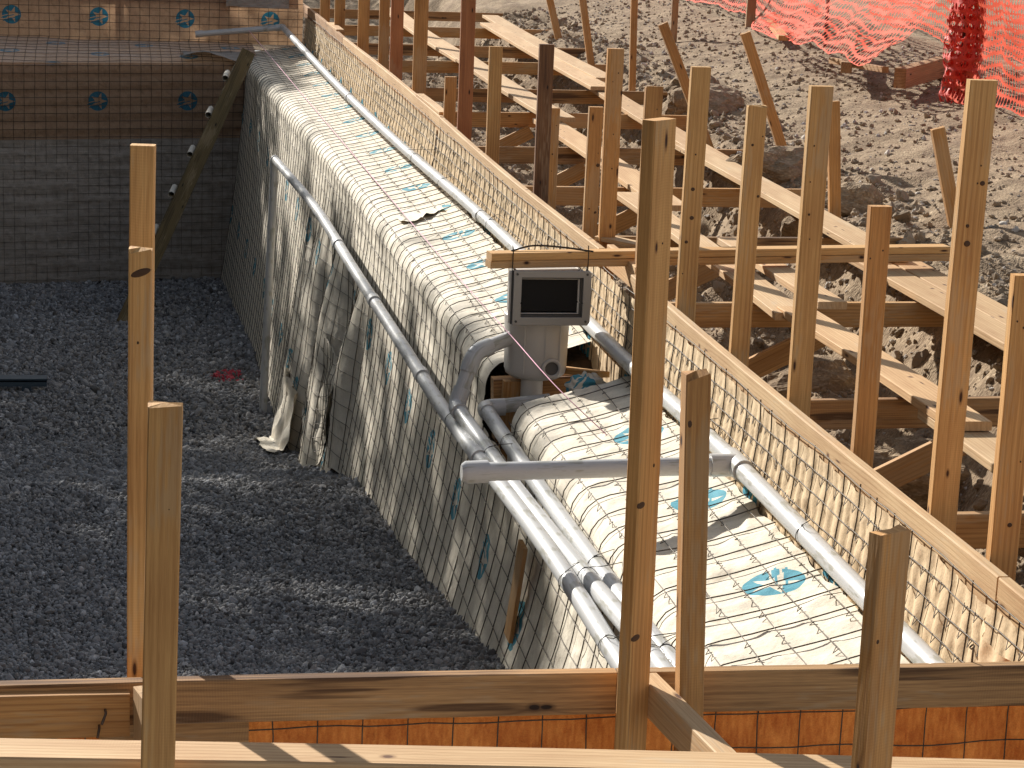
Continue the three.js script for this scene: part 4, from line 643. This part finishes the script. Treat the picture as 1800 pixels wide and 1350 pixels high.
// kraft paper and mesh under the front boards
{
  const t = thing('front_mesh_lining', 'sunlit through orange kraft paper and mesh below the front boards', 'wire mesh', LINING, [0, 0, 0]);
  const S = (x, y, o) => V(x, y, -5.285 + o + 0.006 * N(x * 3, y * 9, 1) + 0.004 * N(x * 14, y * 11, 2));
  part('paper', sheet(220, 24, (u, v) => { const x = lerp(-1.1, 3.3, u), y = lerp(-0.06, -0.62, v); return [S(x, y, 0.006 * Math.abs(Math.sin(Math.PI * x / 0.11))), x / 0.5, y / 0.5]; }), M.kraftFront, t);
  for (let x = -1.05; x < 3.25; x += 0.113) { const P = []; for (let i = 0; i <= 6; i++) P.push(S(x + 0.006 * N(x * 5, i), lerp(-0.08, -0.6, i / 6), 0.012)); part('vertical_wire', tube(P, 0.0022, 4, 3), M.wire, t); }
  for (const y of [-0.142, -0.24, -0.34]) { const P = []; for (let i = 0; i <= 60; i++) P.push(S(lerp(-1.1, 3.3, i / 60), y + 0.012 * N(i * 0.35, y * 9), 0.016)); part('long_wire', tube(P, 0.0022, 4, 3), M.wire, t); }
}
stick('wood_block', V(0.0, -0.15, -5.255), V(0.36, -0.15, -5.255), 0.09, 0.022, V(0, 1, 0), M.form, 'stained block behind the left foreground post foot', 'block');
stick('wood_block', V(-0.55, -0.15, -5.25), V(-0.1, -0.15, -5.25), 0.08, 0.02, V(0, 1, 0), M.form, 'stained block below the lapped board at lower left', 'block');
stick('front_waler', V(-1.2, -0.0195, -4.966), V(3.2, -0.0195, -4.354), 0.115, 0.038, V(0, 0, 1), M.pale, 'pale cracked plank lying flat along the bottom of the picture', 'plank', null, { bevel: 0.004 });
stick('wooden_stake', V(0.108, -0.62, -5.135), V(0.108, 0.012, -5.135), 0.038, 0.089, V(0.97, 0, -0.24), M.pale, 'short bright stake against the lapped board at lower left', 'stake');
const FG = 'foreground posts of the near end';
const turned = (th) => V(Math.cos(th), 0, -Math.sin(th));
stick('foreground_post', V(0.106, -0.9, -5.62), V(0.109, 1.25, -5.6), 0.06, 0.038, turned(-0.14), M.pine, 'tall left post, the taller of the stacked pair', 'post', FG);
knots(stick('foreground_post', V(0.104, -0.9, -5.335), V(0.099, 1.04, -5.325), 0.054, 0.038, turned(-0.06), M.pine, 'splinter topped post in front of the tall left post', 'post', FG, { rough: 0.014 }), 0.038, [[0.001, 1.888, 0.0255, 0.009, 0.35], [-0.006, 1.72, 0.003, 0.004]]);
knots(stick('foreground_post', V(0.105, -0.8, -4.63), V(0.137, 0.838, -4.62), 0.072, 0.04, turned(-0.02), M.pine, 'left foreground post standing before the front boards', 'post', FG, { rough: 0.016 }), 0.04, [[0.012, 1.42, 0.004, 0.004], [-0.02, 1.1, 0.003, 0.003], [-0.024, 1.02, 0.004, 0.005], [-0.012, 0.82, 0.006, 0.005]]);
knots(stick('foreground_post', V(1.288, -0.8, -5.11), V(1.281, 1.39, -5.13), 0.089, 0.038, turned(0.73), M.pine, 'tall rotated post in the middle with a dark knot hole', 'post', FG, { seed: 4242 }), 0.038, [[-0.026, 1.27, 0.017, 0.0095], [-0.022, 0.935, 0.019, 0.009], [0.02, 1.36, 0.004, 0.005], [0.01, 1.9, 0.003, 0.003]]);
knots(stick('foreground_post', V(1.46, -0.8, -5.1), V(1.402, 0.786, -5.12), 0.062, 0.05, turned(0.02), M.pineB, 'shorter frayed post right of the tall rotated post', 'post', FG, { rough: 0.026 }), 0.05, [[-0.02, 1.47, 0.009, 0.016], [-0.006, 1.2, 0.004, 0.004], [-0.01, 1.43, 0.004, 0.003], [0.0, 0.98, 0.004, 0.004]]);
knots(stick('foreground_post', V(1.622, -0.8, -4.35), V(1.634, 0.625, -4.36), 0.087, 0.04, turned(0.44), M.pineB, 'stout post with rough sawn top at lower right', 'post', FG, { rough: 0.012 }), 0.04, [[-0.005, 0.99, 0.014, 0.008, 0.3], [-0.03, 1.19, 0.006, 0.007]]);
stick('diagonal_brace', V(1.412, -0.048, -4.69), V(1.348, -0.046, -5.21), 0.05, 0.089, V(1, 0, 0), M.pale, 'bright sloping brace between the two middle posts', 'brace');
const denseCrown = [];
// ---------------------------------------------------------------- trees outside the picture, up-sun, that shade the pool
{
  const leaf = new THREE.MeshPhysicalMaterial({ color: new THREE.Color(0.07, 0.12, 0.03), roughness: 0.9, transmission: 0.25, thickness: 0, side: THREE.DoubleSide });
  const bark = new THREE.MeshStandardMaterial({ color: 0x4a3c2e, roughness: 0.95, bumpMap: bumpPaper, bumpScale: 0.03 });
  function crown(seed, rx, ry, n, size, nc = 44) {
    const r = rngOf(seed), pos = [], clumps = []; for (let i = 0; i < nc; i++) { let p; do { p = V(r() * 2 - 1, r() * 2 - 1, r() * 2 - 1); } while (p.length() > 1); p.multiplyScalar(0.55 + 0.45 * Math.pow(p.length(), 0.3)); clumps.push([p, 0.2 + 0.18 * r()]); }
    for (let i = 0; i < n; i++) { const [c, cr] = clumps[Math.floor(r() * clumps.length)]; const p = c.clone().add(V(r() - 0.5, r() - 0.5, r() - 0.5).multiplyScalar(cr * 2 * Math.pow(r(), 0.4))); if (p.length() > 1.08) { continue; } p.set(p.x * rx, p.y * ry, p.z * rx); const a = V(r() - 0.5, r() - 0.5, r() - 0.5).normalize(), b = V(r() - 0.5, r() - 0.5, r() - 0.5).cross(a).normalize(), s = size * (0.6 + 0.8 * r()); const t = p.clone().addScaledVector(a, s), q = p.clone().addScaledVector(b, s * 0.4), w = p.clone().addScaledVector(b, -s * 0.4), e = p.clone().addScaledVector(a, -s * 0.5); for (const k of [t, q, w, e, w, q]) pos.push(k.x, k.y, k.z); }
    const g = geoOf(pos); g.computeVertexNormals(); return g;
  }
  denseCrown.push(crown(11, 3.0, 3.0, 5200, 0.3, 90), crown(12, 3.0, 3.0, 5200, 0.3, 90));
  const cr = [crown(1, 3.0, 2.5, 3300, 0.2, 40), crown(2, 3.0, 2.5, 3300, 0.2, 40), crown(3, 3.0, 2.5, 1300, 0.2, 20)];
  const off = (y, r) => 2.35 - 0.856 * (y + 0.6) - r * 1.316; // crowns stop short of the plane of sun and bench edge
  const rows = [[7.4, 3.0, -26.6], [7.7, 3.1, -29.8], [7.3, 3.0, -33], [7.7, 3.1, -36.2], [7.4, 2.9, -39.4], [7.7, 2.6, -42.6], [7.4, 2.0, -46], [7.8, 1.2, -50], [7.6, 0.0, -54], [7.6, 5.4, -30], [7.8, 5.6, -38]];
  const list = rows.map(([y, r, z]) => [off(y, r), y, z]);
  const ordinal = ['nearest', 'second', 'third', 'fourth', 'fifth', 'sixth', 'seventh', 'eighth', 'furthest'];
  const lab = [...ordinal.map((o) => o + ' tall leafy tree of the row left of the pool'), 'nearer tree of the back row', 'further tree of the back row'];
  list.forEach(([x, y, z], i) => { const t = thing('leafy_tree', lab[i], 'tree', 'tall trees shading the pool', [x, -0.55, z]); const c = part('crown', cr[i === 3 || i === 4 || i === 1 ? 2 : i % 2], leaf, t); c.position.y = y + 0.55; c.rotation.y = i * 1.3; part('trunk', merge([tube(smoothPath([V(0, 0, 0), V(0.1, 2, 0.1), V(-0.1, 4.5, 0), V(0, y + 1, 0)], 4), [0.26, 0.25, 0.24, 0.23, 0.22, 0.21, 0.2, 0.19, 0.18, 0.16, 0.13, 0.1, 0.06], 10), ...[0, 1, 2, 3].map((k) => tube([V(0, 4 + k * 0.6, 0), V(Math.cos(k * 1.7) * 1.8, 6 + k * 0.7, Math.sin(k * 1.7) * 1.8)], [0.1, 0.03], 6))]), bark, t); });
}
{ // unseen evergreen hedge and tall trees, added on the left to cut sky light
  const leaf = new THREE.MeshStandardMaterial({ color: new THREE.Color(0.045, 0.075, 0.025), roughness: 0.95, side: THREE.DoubleSide }), bark = new THREE.MeshStandardMaterial({ color: 0x4a3c2e, roughness: 0.95 });
  const r = rngOf(404), pos = []; for (let i = 0; i < 5200; i++) { const a = r() * 6.283, h = r() * 2 - 1, q = Math.pow(r(), 0.35) * Math.sqrt(Math.max(0.02, 1 - Math.pow(Math.abs(h), 4))); const p = V(Math.cos(a) * q * 1.7, h * 3.1, Math.sin(a) * q * 1.9), d = V(r() - 0.5, r() - 0.3, r() - 0.5).normalize(), b = V(r() - 0.5, r() - 0.5, r() - 0.5).cross(d).normalize(), s = 0.26 * (0.6 + 0.8 * r()); for (const k of [p.clone().addScaledVector(d, s), p.clone().addScaledVector(b, s * 0.45), p.clone().addScaledVector(b, -s * 0.45)]) pos.push(k.x, k.y, k.z); }
  ['nearest', 'second', 'third', 'fourth', 'fifth'].forEach((o, i) => { const t = thing('leafy_tree', o + ' of the added tall trees blocking sky left of the camera', 'tree', 'added trees blocking sky left of the near end', [-9.2 + 0.4 * N(i, 7), -0.55, 7 - i * 4.6]); for (const [k, y, sc] of [[0, 5.2, 1.35], [1, 8.4, 1.1]]) { const c = part('crown', denseCrown[k], leaf, t); c.position.y = y; c.scale.setScalar(sc); c.rotation.y = i * 1.9 + k; } part('trunk', tube([V(0, 0, 0), V(0.1, 4, 0), V(0, 9, 0)], [0.25, 0.2, 0.06], 10), bark, t); });  // unseen tall trees added to block sky light reaching the bench face
  const g = geoOf(pos); g.computeVertexNormals(); const tr = tube([V(0, 0, 0), V(0, 3, 0), V(0, 5, 0)], [0.12, 0.09, 0.03], 8);
  for (let i = 0; i < 11; i++) { const t = thing('added_hedge_tree', 'added dense evergreen number ' + ['one', 'two', 'three', 'four', 'five', 'six', 'seven', 'eight', 'nine', 'ten', 'eleven'][i] + ' from the near end of the left hedge', 'tree', 'added evergreen hedge blocking sky left of the pool', [-7.4 + 0.2 * N(i, 2), -0.55, 5 - i * 2.9]); const c = part('crown', g, leaf, t); c.position.y = 3.2; c.rotation.y = i * 2.1; part('trunk', tr, bark, t); }
}
renderer.render(scene, camera);
